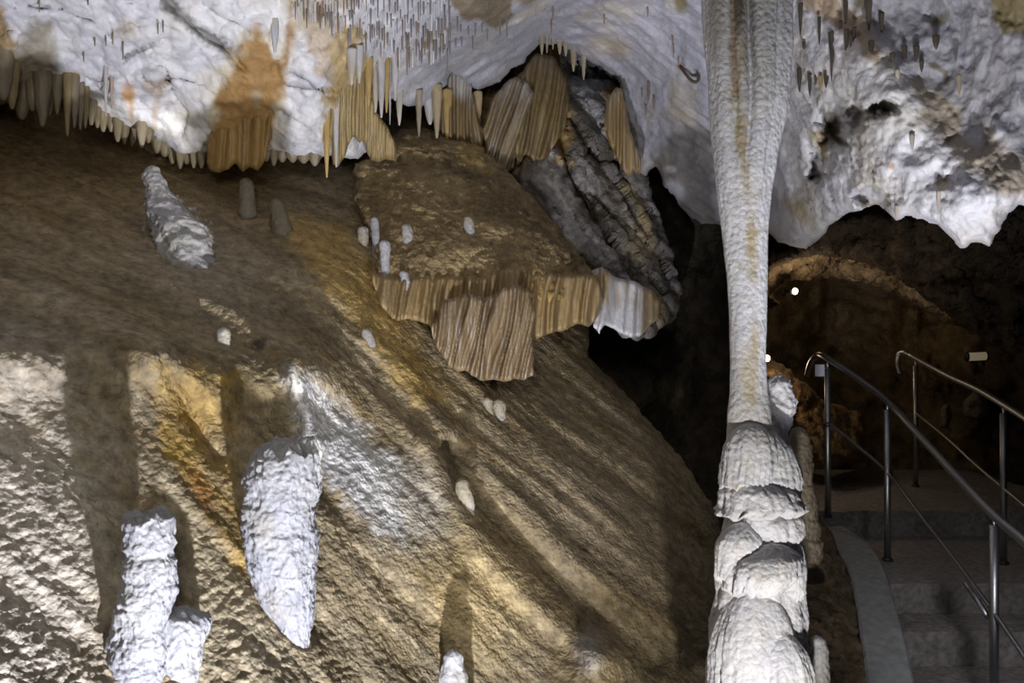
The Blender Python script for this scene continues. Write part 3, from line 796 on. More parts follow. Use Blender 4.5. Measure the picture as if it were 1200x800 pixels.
drape('flowstone_drapery', [(710, 118), (722, 102), (730, 104), (736, 140), (744, 168), (752, 186), (750, 204), (742, 200), (736, 208), (728, 196), (722, 184), (714, 168), (708, 150)],
      (7.1, 7.1), (7.0, 7.0), 'short orange-brown drapery on the right flank of the rib arch', streaks((.46, .30, .11), (.34, .22, .08), (.62, .56, .48), 6), 8, .0, .05, seed=8., fade=.15)

# hanging stalactites at the foot of the white wall: (x top, y top, y tip, half width, colour, depth offset)
def stalactite(x, y0, y1, hw, d, label, group=None, col=None, lean=0., name='stalactite', blunt=.25, cat='stalactite'):
    rows = [(y0 - 4, x, hw * 1.1), (y0 + .25 * (y1 - y0), x + lean * .25, hw * .9), (y0 + .6 * (y1 - y0), x + lean * .6, hw * .68), (y0 + .9 * (y1 - y0), x + lean * .9, hw * (.3 + .3 * blunt)), (y1, x + lean, hw * .18)]
    o = pillar(name, rows, d, M_CURT, col or solid(TAN, .2, 9, (.5, .42, .3)), .16, 16, .03, 20, 1.6, .1, 5, None, .9, False, seed=x * .13)
    return tag(o, label, cat, group)
TANC = solid((.36, .27, .14), .25, 9, (.46, .38, .24))
OCHC = solid((.46, .32, .12), .25, 9, (.36, .25, .10))
GREYC = solid((.36, .31, .23), .25, 9, (.27, .22, .14))
WHC = lambda px, py, p: calcite(CREAM, .25)(px, py, p) * .68
SHADED_BROWN = solid((.22, .18, .12), .3, 9, (.15, .12, .07))  # brown-grey darkened for the shade the fringe hangs in
SHADED_OCHRE = solid((.26, .19, .09), .3, 9, (.18, .13, .06))  # ochre with the same shade put into its colour
EDGE = [(4, 60, 118, 13, SHADED_BROWN), (14, 70, 128, 10, SHADED_OCHRE), (26, 96, 140, 13, SHADED_BROWN), (38, 92, 130, 9, SHADED_BROWN), (50, 84, 148, 11, SHADED_BROWN), (58, 90, 136, 7, SHADED_OCHRE), (67, 88, 134, 7, SHADED_BROWN), (79, 82, 160, 6, SHADED_OCHRE), (87, 86, 150, 6, SHADED_BROWN), (94, 92, 152, 5, SHADED_BROWN), (100, 98, 150, 5, SHADED_OCHRE), (107, 106, 155, 6, SHADED_BROWN), (114, 112, 158, 5, SHADED_BROWN), (121, 120, 162, 6, SHADED_BROWN),
        (130, 128, 166, 5, SHADED_BROWN), (138, 132, 170, 6, SHADED_BROWN), (146, 138, 172, 5, SHADED_BROWN), (155, 144, 174, 5, SHADED_BROWN), (166, 134, 178, 6, GREYC), (174, 140, 170, 7, SHADED_BROWN), (184, 158, 184, 6, SHADED_BROWN), (193, 164, 190, 6, SHADED_BROWN), (202, 168, 194, 6, SHADED_BROWN), (211, 172, 200, 5, SHADED_BROWN), (219, 174, 196, 6, SHADED_BROWN), (227, 172, 204, 4, GREYC), (236, 170, 202, 5, SHADED_BROWN),
        (312, 168, 192, 7, SHADED_BROWN), (321, 168, 198, 5, SHADED_BROWN), (331, 172, 192, 7, SHADED_BROWN), (343, 176, 196, 6, SHADED_BROWN), (356, 178, 194, 7, SHADED_BROWN), (369, 178, 198, 6, SHADED_BROWN)]
for x, y0, y1, hw, c in EDGE:
    d = at('ceiling', x, min(y0 + 6, 180))[1] + (.03 if x > 100 else -.02)
    k = .5 + .5 * math.sin(x * 2.7) * math.sin(x * .9 + 1)
    if x > 100: y1 -= (y1 - y0) * .35 * k; hw *= 1.15 + .5 * k
    stalactite(x, y0, y1, hw, d, 'tan stalactite in the ragged fringe below the white wall at upper left', 'fringe stalactites below the white wall', c)
stalactite(383, 108, 208, 5, 5.86, 'long ochre stalactite reaching down to the slope beside a white pocket', None, OCHC)
stalactite(394, 112, 196, 4, 5.86, 'pale thin stalactite right beside the long ochre one', None, WHC)
stalactite(124, 76, 136, 2.6, at('ceiling', 124, 78)[1] - .01, 'slim grey stalactite with a bulb at its top on the white wall', None, WHC)
stalactite(131, 92, 128, 2.0, at('ceiling', 131, 94)[1] - .01, 'short brown stalactite beside the bulb-topped one on the white wall', None, solid((.45, .33, .24), .2))
stalactite(322, 26, 62, 5, at('ceiling', 322, 30)[1] - .02, 'blunt white stalactite lying over the rust-brown drapery', None, WHC)
# hanging over the dark gap at centre
GAP = [(412, 62, 100, 6, WHC), (421, 58, 98, 5, WHC), (432, 72, 124, 5, OCHC), (440, 78, 132, 5, solid((.46, .40, .32), .2)), (447, 66, 138, 5, WHC), (453, 70, 132, 4, OCHC), (457, 84, 146, 1.8, WHC), (463, 66, 118, 5, WHC), (468, 110, 147, 4, solid((.5, .46, .38), .2)),
       (491, 110, 160, 4, GREYC), (504, 118, 146, 7, WHC), (512, 104, 162, 6, solid((.40, .32, .2), .2)), (524, 110, 166, 6, OCHC), (548, 120, 150, 4, WHC), (560, 112, 168, 5, TANC)]
for k, (x, y0, y1, hw, c) in enumerate(GAP):
    d = at('ceiling', x, y0)[1] - .02
    w_ = 'pale' if c is WHC else ('ochre' if c is OCHC else 'tan')
    stalactite(x, y0, y1, hw, d, w_ + ' stalactite hanging over the dark gap at the top of the slope', w_ + ' stalactites over the dark gap', c)
for k, (x, y0, y1, hw) in enumerate([(635, 40, 64, 3), (641, 42, 62, 2), (648, 45, 58, 2), (656, 50, 64, 3), (663, 50, 66, 3), (672, 60, 84, 3.5), (684, 66, 94, 3)]):
    d = at('ceiling', x, y0)[1]
    stalactite(x, y0, y1, hw, d, 'small pale stalactite in the row under the peak of the roof arch', 'stalactites under the roof arch', GREYC)

# dark stalactites over the right-hand mass
DK = solid((.075, .06, .045), .3, 12)
DARKS = [(913, 5, 37, 2.6), (918, 6, 36, 2.2), (938, 8, 42, 2.6), (960, 24, 53, 2.0), (992, 38, 76, 2.6), (997, 44, 58, 1.8), (1001, 36, 68, 2.2), (991, 2, 28, 3), (985, 28, 42, 1.8), (923, -2, 6, 2), (927, -2, 9, 2.2),
         (937, 84, 108, 3), (949, 90, 112, 2.6), (956, 92, 100, 1.8), (962, 93, 106, 2), (968, 90, 103, 2.4), (942, 53, 58, 2), (975, 42, 75, 3.8), (974.5, 74, 96, 1.4), (1021, 52, 70, 3.2), (1033, 20, 38, 3), (1018, 4, 36, 4), (1046, 66, 72, 3), (1060, 58, 74, 3), (1074, 58, 72, 3.4), (1080, 75, 85, 2.4), (1097, 46, 58, 4), (925, 72, 92, 3)]
for k, (x, y0, y1, hw) in enumerate(DARKS):
    d = at('ceiling', x, y0 + 2)[1] - .03
    c = OCHC if k in (14,) else DK
    if k in (11, 12, 13, 14, 15):
        lab, gr = 'tiny stalactite in the short row on the bright white mass right of the column', 'tiny stalactites on the bright mass'
    elif k >= 20 and k < 27:
        lab, gr = 'stubby dark stalactite under the grey roof at upper right', 'stubby stalactites under the grey roof'
    else:
        lab, gr = 'dark thin stalactite hanging over the white mass right of the column', 'dark stalactites right of the column'
    if k == 17: lab, gr = 'thickest dark stalactite right of the column, with a thin drip below', None
    if k == 14: lab, gr = 'only ochre stalactite in the tiny row on the bright white mass', None
    if k == 27: lab, gr = 'dark stalactite close to the right side of the column', None
    stalactite(x, y0, y1, hw, d, lab, gr, c, name='stalactite')
stalactite(910, 38, 98, 2.6, 5.75, 'long thin pale stalactite hanging beside the right edge of the column', None, solid((.45, .40, .34), .2))
stalactite(1124, 92, 112, 3, 4.75, 'short pale stalactite below the grey roof at upper right', None, GREYC)
for x, y0, y1, hw in ((1069, 162, 175, 3), (1052, 86, 103, 2.4), (1100, 228, 249, 2.4), (1051, 245, 258, 2)):
    stalactite(x, y0, y1, hw, at('ceiling', x, y0)[1] - .02, 'small cream stalactite on the lower face of the bright mass', 'cream stalactites on the bright mass', solid((.5, .44, .36), .2))

# soda straws: one thin tube each, hung from the ceiling
def straw(x, y0, y1, hw, c, label, group):
    p0, d = at('ceiling', x, y0)
    d -= .03
    rows = [(y0 - 3, x, hw), (y0 + .5 * (y1 - y0), x, hw * .85), (y1, x, hw * .6)]
    o = pillar('soda_straw', rows, d, M_CURT, c, .12, 20, .0, 8, 5.0, 0, 0, None, 1, False, seed=x)
    return tag(o, label, 'stalactite', group)
r = random.Random(11)
SG, SB, SW = solid((.20, .19, .20), .2), solid((.24, .18, .13), .2), solid((.62, .62, .66), .15)
pts = []
for k in range(2200):
    if len(pts) >= 150: break
    x = r.uniform(342, 528); y = r.uniform(-8, 62)
    if y > 10 + (x - 344) * .42 or (x > 470 and y < 18 - 0 * x) and r.random() < .4: continue
    if any(abs(x - a) < 2.2 and abs(y - b) < 15 for a, b in pts): continue
    pts.append((x, y))
for x, y in pts:
    c = r.choice([SG, SB, SG, SW, SW])
    w_ = 'grey' if c is SG else ('brown' if c is SB else 'white')
    straw(x, y, y + r.uniform(8, 24), r.uniform(.7, 1.3), c, 'thin ' + w_ + ' soda straw stalactite in the dense field on the white ceiling, upper middle', w_ + ' soda straws in the dense field')
for x, y0, y1 in ((503, 38, 62), (511, 26, 44), (521, 10, 22), (536, 22, 38), (540, 30, 38), (549, 32, 42), (554, 42, 58), (557, 30, 42), (565, 28, 38), (571, 34, 48), (586, 24, 40), (594, 22, 44), (534, 46, 55), (541, 44, 54), (521, 48, 58), (508, 50, 60), (477, 44, 88), (488, 50, 66), (494, 48, 74)):
    straw(x, y0, y1, 1.1, SG, 'dark soda straw in the sparse row right of the dense straw field', 'soda straws in the sparse row')
for x, y0, y1, hw in ((648, 8, 24, 1.1), (646, 24, 40, .9), (759, 12, 20, .9), (708, 20, 28, .9), (788, 44, 54, .9), (789, 54, 68, .8), (760, 98, 118, 1.6), (766, 116, 128, 1.4), (757, 126, 134, 1), (752, 106, 114, .8), (795, 70, 76, 1)):
    straw(x, y0, y1, hw, SB, 'lone dark soda straw on the bluish roof left of the column', 'lone straws on the bluish roof')
for x, y0, y1 in ((98, 62, 72), (111, 48, 54), (124, 46, 54), (132, 40, 52), (144, 52, 70), (185, 30, 40), (191, 28, 38), (46, 0, 14), (103, 0, 6)):
    straw(x, y0, y1, 1.0, SB, 'tiny brown straw on the white wall at upper left', 'tiny straws on the white wall')

# ------------------------------------------------------------------ the column
cl = empty('limestone_column', P(890, 800, 4.2).tolist())
tag(cl, 'tall white limestone column from roof to floor beside the steps', 'column', None, 'thing')
def upper_col(px, py, p):
    c = calcite()(px, py, p) * .88
    s = stroke(px, py, [(868, -10), (868, 60), (866, 110), (870, 180), (880, 260), (884, 360), (885, 420), (882, 470)], 9, .9, .9, 14)
    c = mix(c, np.array([.42, .33, .17]), s * np.clip(.5 + 1.4 * fbm(p * np.array([9, 9, 5]), 3), .1, .85))
    vs = fbm(np.stack([px / 7.0, py / 160.0, 0 * px], -1), 3)
    c = mix(c, np.array([.34, .31, .28]), np.clip(1.5 * vs, 0, 1) * smooth(260, 60, py) * .8)
    c = mix(c, np.array([.33, .29, .23]), blob(px, py, 837, 20, 14, 60, 0, .8) * .7)
    c = mix(c, np.array([.15, .13, .11]), blob(px, py, 866, 6, 7, 42, 3, .5, .2) * .95)  # slot between the strands, its shade painted dark
    c = mix(c, np.array([.30, .22, .12]), stroke(px, py, [(858, -20), (858, 50), (862, 110)], 5, .6, .5) * .8)
    c = mix(c, np.array([.40, .38, .38]), stroke(px, py, [(880, -10), (880, 50), (892, 100)], 4, .8) * .7)
    c = mix(c, np.array([.52, .44, .26]), blob(px, py, 878, 440, 14, 46, 0, .8) * .6)
    c = mix(c, np.array([.48, .42, .32]), smooth(430, 520, py) * .4)
    return c
def column_upper():
    rows = [(-60, 872, 62), (0, 875, 52), (60, 876, 50), (100, 877, 47), (130, 877, 45), (180, 873, 37), (230, 872, 31), (270, 873, 27), (320, 875, 24), (370, 876, 22), (420, 876, 21), (460, 877, 22), (480, 878, 25), (520, 879, 28), (570, 880, 28)]
    y = np.linspace(-60, 570, 330)
    cx, hw = interp(rows, y)
    seg = 150
    th = np.linspace(0, 2 * PI, seg, endpoint=False)
    d = 4.2
    ctr = P(cx, y, np.full(len(y), d)); R = hw * d / F
    T, Y = np.meshgrid(th, y)
    front = -np.sin(T)            # faces the camera at +1
    X = np.cos(T)
    fade = smooth(330, 40, Y)
    # groove and rib pattern of the joined stalactites at the top
    rr = np.ones(T.shape)
    def rib(x0, w, h):
        return h * np.exp(-((X - x0) / w) ** 2) * (front > 0)
    rr += fade * (rib(-.72, .14, .10) - rib(-.5, .07, .10) + rib(-.3, .13, .06) - rib(-.12, .07, .24) + rib(.25, .3, .10) - rib(.52, .05, .06) + rib(.85, .1, .05))
    # the left strand splits from the fan
    rr += smooth(160, 0, Y) * (-rib(-.16, .10, .30))
    pos = ctr[:, None] + np.stack([X, np.sin(T) * .85, 0 * T], -1) * (R[:, None] * rr)[..., None]
    n = fbm(np.stack([pos[..., 0] * 5, pos[..., 1] * 5, pos[..., 2] * 1.3], -1), 3) * .08
    n += .009 * ridged(np.stack([pos[..., 0] * 38, pos[..., 1] * 38, pos[..., 2] * 46], -1), 3) + .02 * fbm(pos * np.array([9, 9, 7]), 3) + .035 * fbm(np.stack([pos[..., 0] * 30, pos[..., 1] * 30, pos[..., 2] * 4], -1), 3)
    n += .05 * smooth(430, 520, Y) * ridged(np.stack([pos[..., 0] * 4, pos[..., 1] * 4, pos[..., 2] * 14], -1), 2)
    rr = rr + n
    pos = ctr[:, None] + np.stack([X, np.sin(T) * .85, 0 * T], -1) * (R[:, None] * rr)[..., None]
    V = pos.reshape(-1, 3)
    i, j = np.meshgrid(np.arange(len(y) - 1), np.arange(seg), indexing='ij')
    a = i * seg + j; b = i * seg + (j + 1) % seg
    faces = np.stack([a, a + seg, b + seg, b], -1).reshape(-1, 4)
    px = 600 + F * V[:, 0] / V[:, 1]; py = 400 - F * (V[:, 2] - CAMZ) / V[:, 1]
    return mesh_obj('stalactite', V, faces, M_CALC, upper_col(px, py, V))
adopt(cl, column_upper())
def capcol(px, py, p):
    c = calcite()(px, py, p) * .95
    return mix(c * .92, CREAM * .85, np.clip(1.5 * fbm(p * 9 + 3, 3) - .05, 0, 1) * .5)
def cap(name, rows, d, drip=.08, seed=0., squash=.85, seg=110):
    """a draped cap: a dome with fluted skirt and a dripping hem"""
    rows = sorted(rows)
    y0, y1 = rows[0][0], rows[-1][0]
    n = max(20, int((y1 - y0) / 1.3))
    ys = np.linspace(y0, y1, n)
    cx, hw = interp(rows, ys)
    th = np.linspace(0, 2 * PI, seg, endpoint=False)
    k = np.clip((ys - y0) / (.5 * (y1 - y0)), 0, 1)
    ctr = P(cx, ys, np.full(n, d)); R = hw * d / F * np.sqrt(np.maximum(.0, 1 - (1 - k) ** 2.2) + .004)
    T = th[None] + 0 * ys[:, None]
    t = ((ys - y0) / (y1 - y0))[:, None] + 0 * T
    hem = fbm(np.stack([np.cos(th) * 3.2, np.sin(th) * 3.2, 0 * th + seed], -1), 3)
    drop = (hem[None] * (y1 - y0) * .22 * t ** 2) * d / F
    rr = 1 + .10 * fbm(np.stack([np.cos(T) * 1.7, np.sin(T) * 1.7, t * 1.2 + seed], -1), 3) * 1.5
    rr += drip * t * ridged(np.stack([np.cos(T) * 5, np.sin(T) * 5, t * .7 + seed], -1), 2)
    rr += .045 * ridged(np.stack([np.cos(T) * 9, np.sin(T) * 9, t * 9 + seed], -1), 3)
    rr -= .35 * smooth(.93, 1.0, t)
    pos = ctr[:, None] + np.stack([np.cos(T), np.sin(T) * squash, 0 * T], -1) * (R[:, None] * rr)[..., None]
    pos[..., 2] -= drop
    V = pos.reshape(-1, 3)
    i, j = np.meshgrid(np.arange(n - 1), np.arange(seg), indexing='ij')
    a = i * seg + j; b = i * seg + (j + 1) % seg
    faces = np.stack([a, a + seg, b + seg, b], -1).reshape(-1, 4).tolist()
    top, bot = len(V), len(V) + 1
    V = np.vstack([V, ctr[0] + [0, 0, .004], ctr[-1]])
    for q in range(seg):
        faces.append([top, q, (q + 1) % seg]); faces.append([bot, (n - 1) * seg + (q + 1) % seg, (n - 1) * seg + q])
    return mesh_obj(name, V, faces, M_CALC, capcol(None, None, V))
adopt(cl, pillar('stalagmite', [(520, 884, 26), (570, 888, 32), (620, 890, 42), (680, 890, 48), (730, 889, 54), (800, 889, 58), (880, 889, 64)], 4.2, M_CALC, capcol, .10, 9, .02, 110, 1.6, .08, 11, None, .85, False))
for rows, d, sd in (([(494, 880, 26), (512, 880, 29), (545, 879, 31), (572, 876, 30)], 4.14, 1.),
                    ([(500, 898, 12), (525, 904, 24), (560, 906, 31), (590, 900, 32)], 4.17, 2.),
                    ([(556, 880, 30), (575, 888, 42), (594, 893, 46), (604, 880, 40)], 4.14, 3.),
                    ([(590, 900, 32), (606, 902, 38), (626, 906, 34), (646, 902, 26)], 4.12, 4.),
                    ([(612, 868, 22), (630, 868, 27), (660, 864, 24), (680, 858, 18)], 4.06, 5.),
                    ([(634, 906, 24), (652, 900, 40), (672, 894, 44), (694, 880, 30)], 4.04, 6.),
                    ([(678, 884, 38), (700, 884, 46), (740, 884, 50), (820, 886, 54), (870, 886, 56)], 4.12, 7.),
                    ([(738, 916, 22), (760, 918, 30), (790, 920, 32), (850, 920, 34)], 4.02, 8.),
                    ([(625, 926, 10), (640, 930, 12), (665, 932, 12), (700, 930, 12)], 4.10, 9.)):
    adopt(cl, cap('flowstone_cap', rows, d, .16, sd))

# stalagmites by the column
def stalagmite(rows, d, label, col=None, lump=.16, sc=11, group=None, d2=None, ledge=0.0, mat=None, name='stalagmite', seed=0., seg=64, ledge_sc=9., knob=.008, knob_sc=26., sink=0, dome=.8, ragged=0.0):
    rows = list(rows)
    if sink:
        y, x, h = rows[-1]
        rows.append((y + sink, x, h * 1.15))
    o = pillar(name, rows, d, mat or M_CALC, col or calcite(CREAM, -.1), lump, sc, .03, seg, 1.5, 0, 9, None, .9, True, ledge, ledge_sc, d2, seed, True, knob, knob_sc, dome, ragged)
    return tag(o, label, 'stalagmite', group)
stalagmite([(438, 912, 8), (452, 913, 12), (470, 916, 15), (482, 914, 14), (495, 912, 12), (512, 911, 10), (540, 912, 13), (600, 914, 20)], 4.35, 'knobbly white stalagmite standing close against the right side of the column', lambda px, py, p: calcite(CREAM, .0)(px, py, p) * .75, .32, 15, ledge=.14, seed=2., knob=.014, knob_sc=22, seg=110)
stalagmite([(500, 936, 8), (520, 938, 11), (560, 940, 12), (620, 944, 15), (680, 946, 20)], 4.9, 'dull brown stacked stalagmite behind the column, left of the sign post', solid((.16, .13, .095), .3, 9), .2, 12, ledge=.14, seed=4.)
stalagmite([(744, 958, 6), (760, 960, 9), (785, 962, 9), (830, 962, 12)], 4.3, 'small pale rounded stalagmite at the right foot of the column', lambda px, py, p: calcite(CREAM, .2)(px, py, p) * .4, .12, 12, seed=6.)

# ------------------------------------------------------------------ stalagmites on the slope
def sd(x, y):
    return at('wall_left', x, y)[1]
PALE = lambda f: (lambda px, py, p: f(px, py, p) * .46)
tall = stalagmite([(518, 342, 24), (528, 338, 33), (545, 333, 38), (560, 331, 40), (600, 328, 38), (650, 329, 37), (690, 333, 32), (722, 340, 23), (748, 347, 13), (775, 352, 8), (800, 354, 6)], 3.82,
           'tall flat-topped white stalagmite lit brightly on the slope, right of the ochre band', PALE(calcite(CREAM, -.05)), .17, 8, ledge=.05, seed=1.2, seg=190, knob=.013, knob_sc=24, dome=.45, ragged=.035)
low = stalagmite([(600, 172, 22), (612, 173, 25), (640, 173, 26), (650, 174, 22), (662, 174, 27), (690, 173, 29), (712, 168, 28), (730, 164, 26), (760, 158, 31), (800, 152, 36), (880, 146, 44)], 3.36, 'white blunt stalagmite at the lower left edge with knobbly sides', PALE(calcite(None, 0)), .22, 8, ledge=.06, seed=5., seg=170, knob=.014, knob_sc=24, dome=.5, ragged=.03)
stalagmite([(712, 204, 24), (724, 210, 33), (742, 213, 31), (762, 206, 27), (790, 205, 26), (880, 204, 34)], 3.46, 'short rounded white stalagmite beside the blunt one at lower left', PALE(calcite(None, 0)), .2, 9, seed=8., seg=150, knob=.014, knob_sc=24, dome=.7, ragged=.02)
hd = sd(180, 245)
stalagmite([(194, 179, 6), (206, 179, 9), (220, 183, 11), (232, 188, 14), (246, 196, 20), (262, 206, 26), (285, 214, 30), (320, 216, 30)], hd - .1, 'crooked white stalagmite with a spreading foot high on the shaded slope', PALE(calcite(CREAM, .0)), .35, 12, d2=sd(222, 300) - .02, seed=3., knob=.022, knob_sc=20, seg=110)
sm = [([(208, 288, 6), (220, 289, 8), (256, 290, 10)], 'slim grey-brown stalagmite under the rust-brown drapery', GREYC),
      ([(232, 323, 6), (246, 325, 9), (270, 330, 12)], 'broad stub of a stalagmite right of the slim grey-brown one', GREYC),
      ([(383, 262, 5), (390, 262, 7), (404, 262, 7)], 'tiny bright cream stalagmite alone on the shaded slope, left of the white ridge', calcite(CREAM, .5)),
      ([(254, 439, 3.5), (266, 440, 4.5), (284, 442, 4.5)], 'slim lilac stalagmite behind the yellow stub above the shelf', calcite(None, 0)),
      ([(265, 425, 5), (274, 426, 6), (286, 426, 5.5)], 'stubby yellowish stalagmite left of the slim lilac one', calcite(CREAM, .6)),
      ([(281, 450, 5), (290, 451, 6), (304, 451, 5), (316, 452, 4)], 'bright white knobbed stalagmite just right of the yellow stub', calcite(None, 0)),
      ([(317, 472, 4), (326, 475, 4.5), (340, 478, 4)], 'small leaning white stalagmite at the left lip of the shelf', calcite(None, 0)),
      ([(384, 428, 4), (390, 430, 6), (402, 434, 5)], 'small rounded pale stalagmite below the left end of the shelf', calcite(CREAM, .3)),
      ([(465, 570, 4), (470, 571, 6), (476, 572, 5)], 'smaller of two cream stubs under the fluted drape', calcite(CREAM, .6)),
      ([(467, 584, 5), (473, 584, 7), (482, 585, 7)], 'larger of two cream stubs under the fluted drape', calcite(CREAM, .6)),
      ([(560, 541, 6), (572, 543, 9), (584, 546, 9), (600, 550, 5)], 'leaf-shaped cream stalagmite at the head of the dark gully', calcite(CREAM, .7)),
      ([(760, 530, 8), (768, 531, 11), (775, 531, 10), (790, 531, 15), (820, 532, 17), (860, 533, 18)], 'white stalagmite with a round head at the bottom edge of the slope', calcite(CREAM, .1))]
for k, (rows, lab, c) in enumerate(sm):
    mid = rows[len(rows) // 2]
    d = sd(rows[-1][1], min(rows[-1][0] - 2, 860))
    if 420 <= mid[1] <= 480 and mid[0] < 345:
        d = min(d, at('shelf_body', rows[-1][1], rows[-1][0] - 2)[1]) - .01
    stalagmite(rows, d, lab, PALE(c), .2, 14, seed=k * 2.1, seg=40, knob=.006, sink=30)
for rows, lab in (([(253, 548, 4), (262, 549, 5.5), (276, 551, 5)], 'small lilac stalagmite alone on the brown shelf, right of centre'), ([(262, 476, 4), (270, 477, 5.5), (280, 478, 6)], 'faint tan stub on the brown shelf near its left end')):
    p0, d = at('shelf_body', rows[-1][1], rows[-1][0])
    stalagmite(rows, d, lab, PALE(calcite(CREAM, .4)), .2, 14, seed=rows[0][0], seg=40, knob=.006, sink=24)
stalagmite([(206, 431, 5), (216, 431, 7), (230, 432, 7)], at('wall_left', 432, 228)[1] - .1, 'tan knob under the tip of the ochre stepped drapery', TANC, seed=2.7, seg=32)
# white pocket below the stepped drapery
stalagmite([(366, 655, 4), (372, 655, 7), (386, 656, 9)], 6.1, 'brown stub between the shelf curtain and the slope edge', TANC, seed=1.7, seg=32)

# a curled helictite on the roof left of the column
def tube(name, pts, rad, mat, parent=None, seg=12, col=None):
    pts = [Vector(p) for p in pts]
    vs, fs = [], []
    up = Vector((0, 0, 1))
    prev = None
    for i, p in enumerate(pts):
        t = (pts[min(i + 1, len(pts) - 1)] - pts[max(i - 1, 0)]).normalized()
        if prev is None:
            a = t.cross(up if abs(t.z) < .9 else Vector((1, 0, 0))).normalized()
        else:
            a = (prev - t * prev.dot(t)).normalized()
        prev = a
        b = t.cross(a)
        rr = rad[i] if isinstance(rad, (list, tuple)) else rad
        for k in range(seg):
            an = 2 * PI * k / seg
            vs.append(p + (a * math.cos(an) + b * math.sin(an)) * rr)
    for i in range(len(pts) - 1):
        for k in range(seg):
            fs.append([i * seg + k, i * seg + (k + 1) % seg, (i + 1) * seg + (k + 1) % seg, (i + 1) * seg + k])
    fs.append(list(range(seg))[::-1]); fs.append([(len(pts) - 1) * seg + k for k in range(seg)])
    V = np.array([list(v) for v in vs])
    return mesh_obj(name, V, fs, mat, None if col is None else np.broadcast_to(np.asarray(col, float), V.shape), parent)
def spline(pts, n=6):
    out = []
    P_ = [pts[0]] + list(pts) + [pts[-1]]
    for i in range(1, len(P_) - 2):
        p0, p1, p2, p3 = (np.array(q, float) for q in P_[i - 1:i + 3])
        for k in range(n):
            t = k / n
            out.append(.5 * ((2 * p1) + (-p0 + p2) * t + (2 * p0 - 5 * p1 + 4 * p2 - p3) * t * t + (-p0 + 3 * p1 - 3 * p2 + p3) * t ** 3))
    out.append(np.array(pts[-1], float))
    return out
dh = at('ceiling', 806, 88)[1] - .05
he = tube('helictite', spline([P(797, 78, dh + .05), P(803, 86, dh - .02), P(810, 94, dh - .04), P(816, 96, dh - .05), P(819, 91, dh - .05), P(816, 86, dh - .04)]), .010, M_CURT, col=(.10, .07, .04))
tag(he, 'dark hook-shaped helictite curling out of the roof left of the column', 'helictite')

# ------------------------------------------------------------------ steps, kerb, bank, railings
M_STONE = plain_material('step_concrete', (.30, .27, .25), .8, 0, 30, .35, .5)
M_KERB = plain_material('kerb_concrete', (.31, .32, .31), .8, 0, 22, .2, .3)
M_STEEL = plain_material('stainless_steel', (.48, .48, .50), .42, 1.0, 60, .06, .03)
M_CLAMP = plain_material('dark_fitting', (.10, .10, .10), .4, .8, 60, .1, .05)
M_SIGN = plain_material('sign_plate', (.62, .63, .78), .5, 0, 30, .05, .02)
M_LAMPBODY = plain_material('lamp_housing', (.06, .06, .06), .5, .4, 40, .2, .1)
M_GLOW = plain_material('lamp_glass_lit', (1, .9, .75), .3, 0, 20, .02, 0, (1.0, .80, .55), 14)

def boxmesh(name, x0, x1, y0, y1, z0, z1, mat, parent=None, bevel=.012, cuts=18, rough=.008, sd_=0.):
    """a block of rough cast concrete: a bevelled grid-faced box with an uneven surface"""
    nx, ny, nz = max(2, int((x1 - x0) / .05)), max(2, int((y1 - y0) / .05)), max(2, int((z1 - z0) / .04))
    import bmesh
    bm = bmesh.new()
    gridv = {}
    def v(i, j, k):
        key = (i, j, k)
        if key not in gridv:
            gridv[key] = bm.verts.new((x0 + (x1 - x0) * i / nx, y0 + (y1 - y0) * j / ny, z0 + (z1 - z0) * k / nz))
        return gridv[key]
    for i in range(nx):
        for j in range(ny):
            bm.faces.new((v(i, j, nz), v(i + 1, j, nz), v(i + 1, j + 1, nz), v(i, j + 1, nz)))
            bm.faces.new((v(i, j, 0), v(i, j + 1, 0), v(i + 1, j + 1, 0), v(i + 1, j, 0)))
    for i in range(nx):
        for k in range(nz):
            bm.faces.new((v(i, 0, k), v(i + 1, 0, k), v(i + 1, 0, k + 1), v(i, 0, k + 1)))
            bm.faces.new((v(i, ny, k), v(i, ny, k + 1), v(i + 1, ny, k + 1), v(i + 1, ny, k)))
    for j in range(ny):
        for k in range(nz):
            bm.faces.new((v(0, j, k), v(0, j, k + 1), v(0, j + 1, k + 1), v(0, j + 1, k)))
            bm.faces.new((v(nx, j, k), v(nx, j + 1, k), v(nx, j + 1, k + 1), v(nx, j, k + 1)))
    co = np.array([list(q.co) for q in bm.verts])
    n = np.stack([fbm(co * 11 + sd_, 3), fbm(co * 11 + 40 + sd_, 3), fbm(co * 9 + 80 + sd_, 3)], -1) * rough * 2
    for q, dlt in zip(bm.verts, n):
        q.co += Vector(dlt)
    bm.normal_update()
    me = bpy.data.meshes.new(name); bm.to_mesh(me); bm.free()
    me.materials.append(mat)
    o = bpy.data.objects.new(name, me); C.objects.link(o)
    for p_ in me.polygons: p_.use_smooth = False
    if parent is not None: adopt(parent, o)
    return o
Z = lambda rel: CAMZ + rel
st = empty('staircase', (2.7, 5.4, Z(-1.9)))
tag(st, 'grey concrete steps climbing between the steel railings', 'steps')
boxmesh('step', 1.92, 3.9, 5.06, 5.43, Z(-2.4), Z(-1.72), M_STONE, st, sd_=1)
boxmesh('step', 1.92, 3.9, 5.43, 5.80, Z(-2.4), Z(-1.54), M_STONE, st, rough=.012, sd_=2)
boxmesh('step', 1.92, 3.9, 5.80, 7.20, Z(-2.4), Z(-1.37), M_STONE, st, sd_=3)
boxmesh('step', 1.95, 4.2, 7.20, 9.5, Z(-2.4), Z(-1.19), M_STONE, st, sd_=4)
boxmesh('step', 1.92, 3.9, 4.69, 5.06, Z(-2.4), Z(-1.90), M_STONE, st, sd_=5)
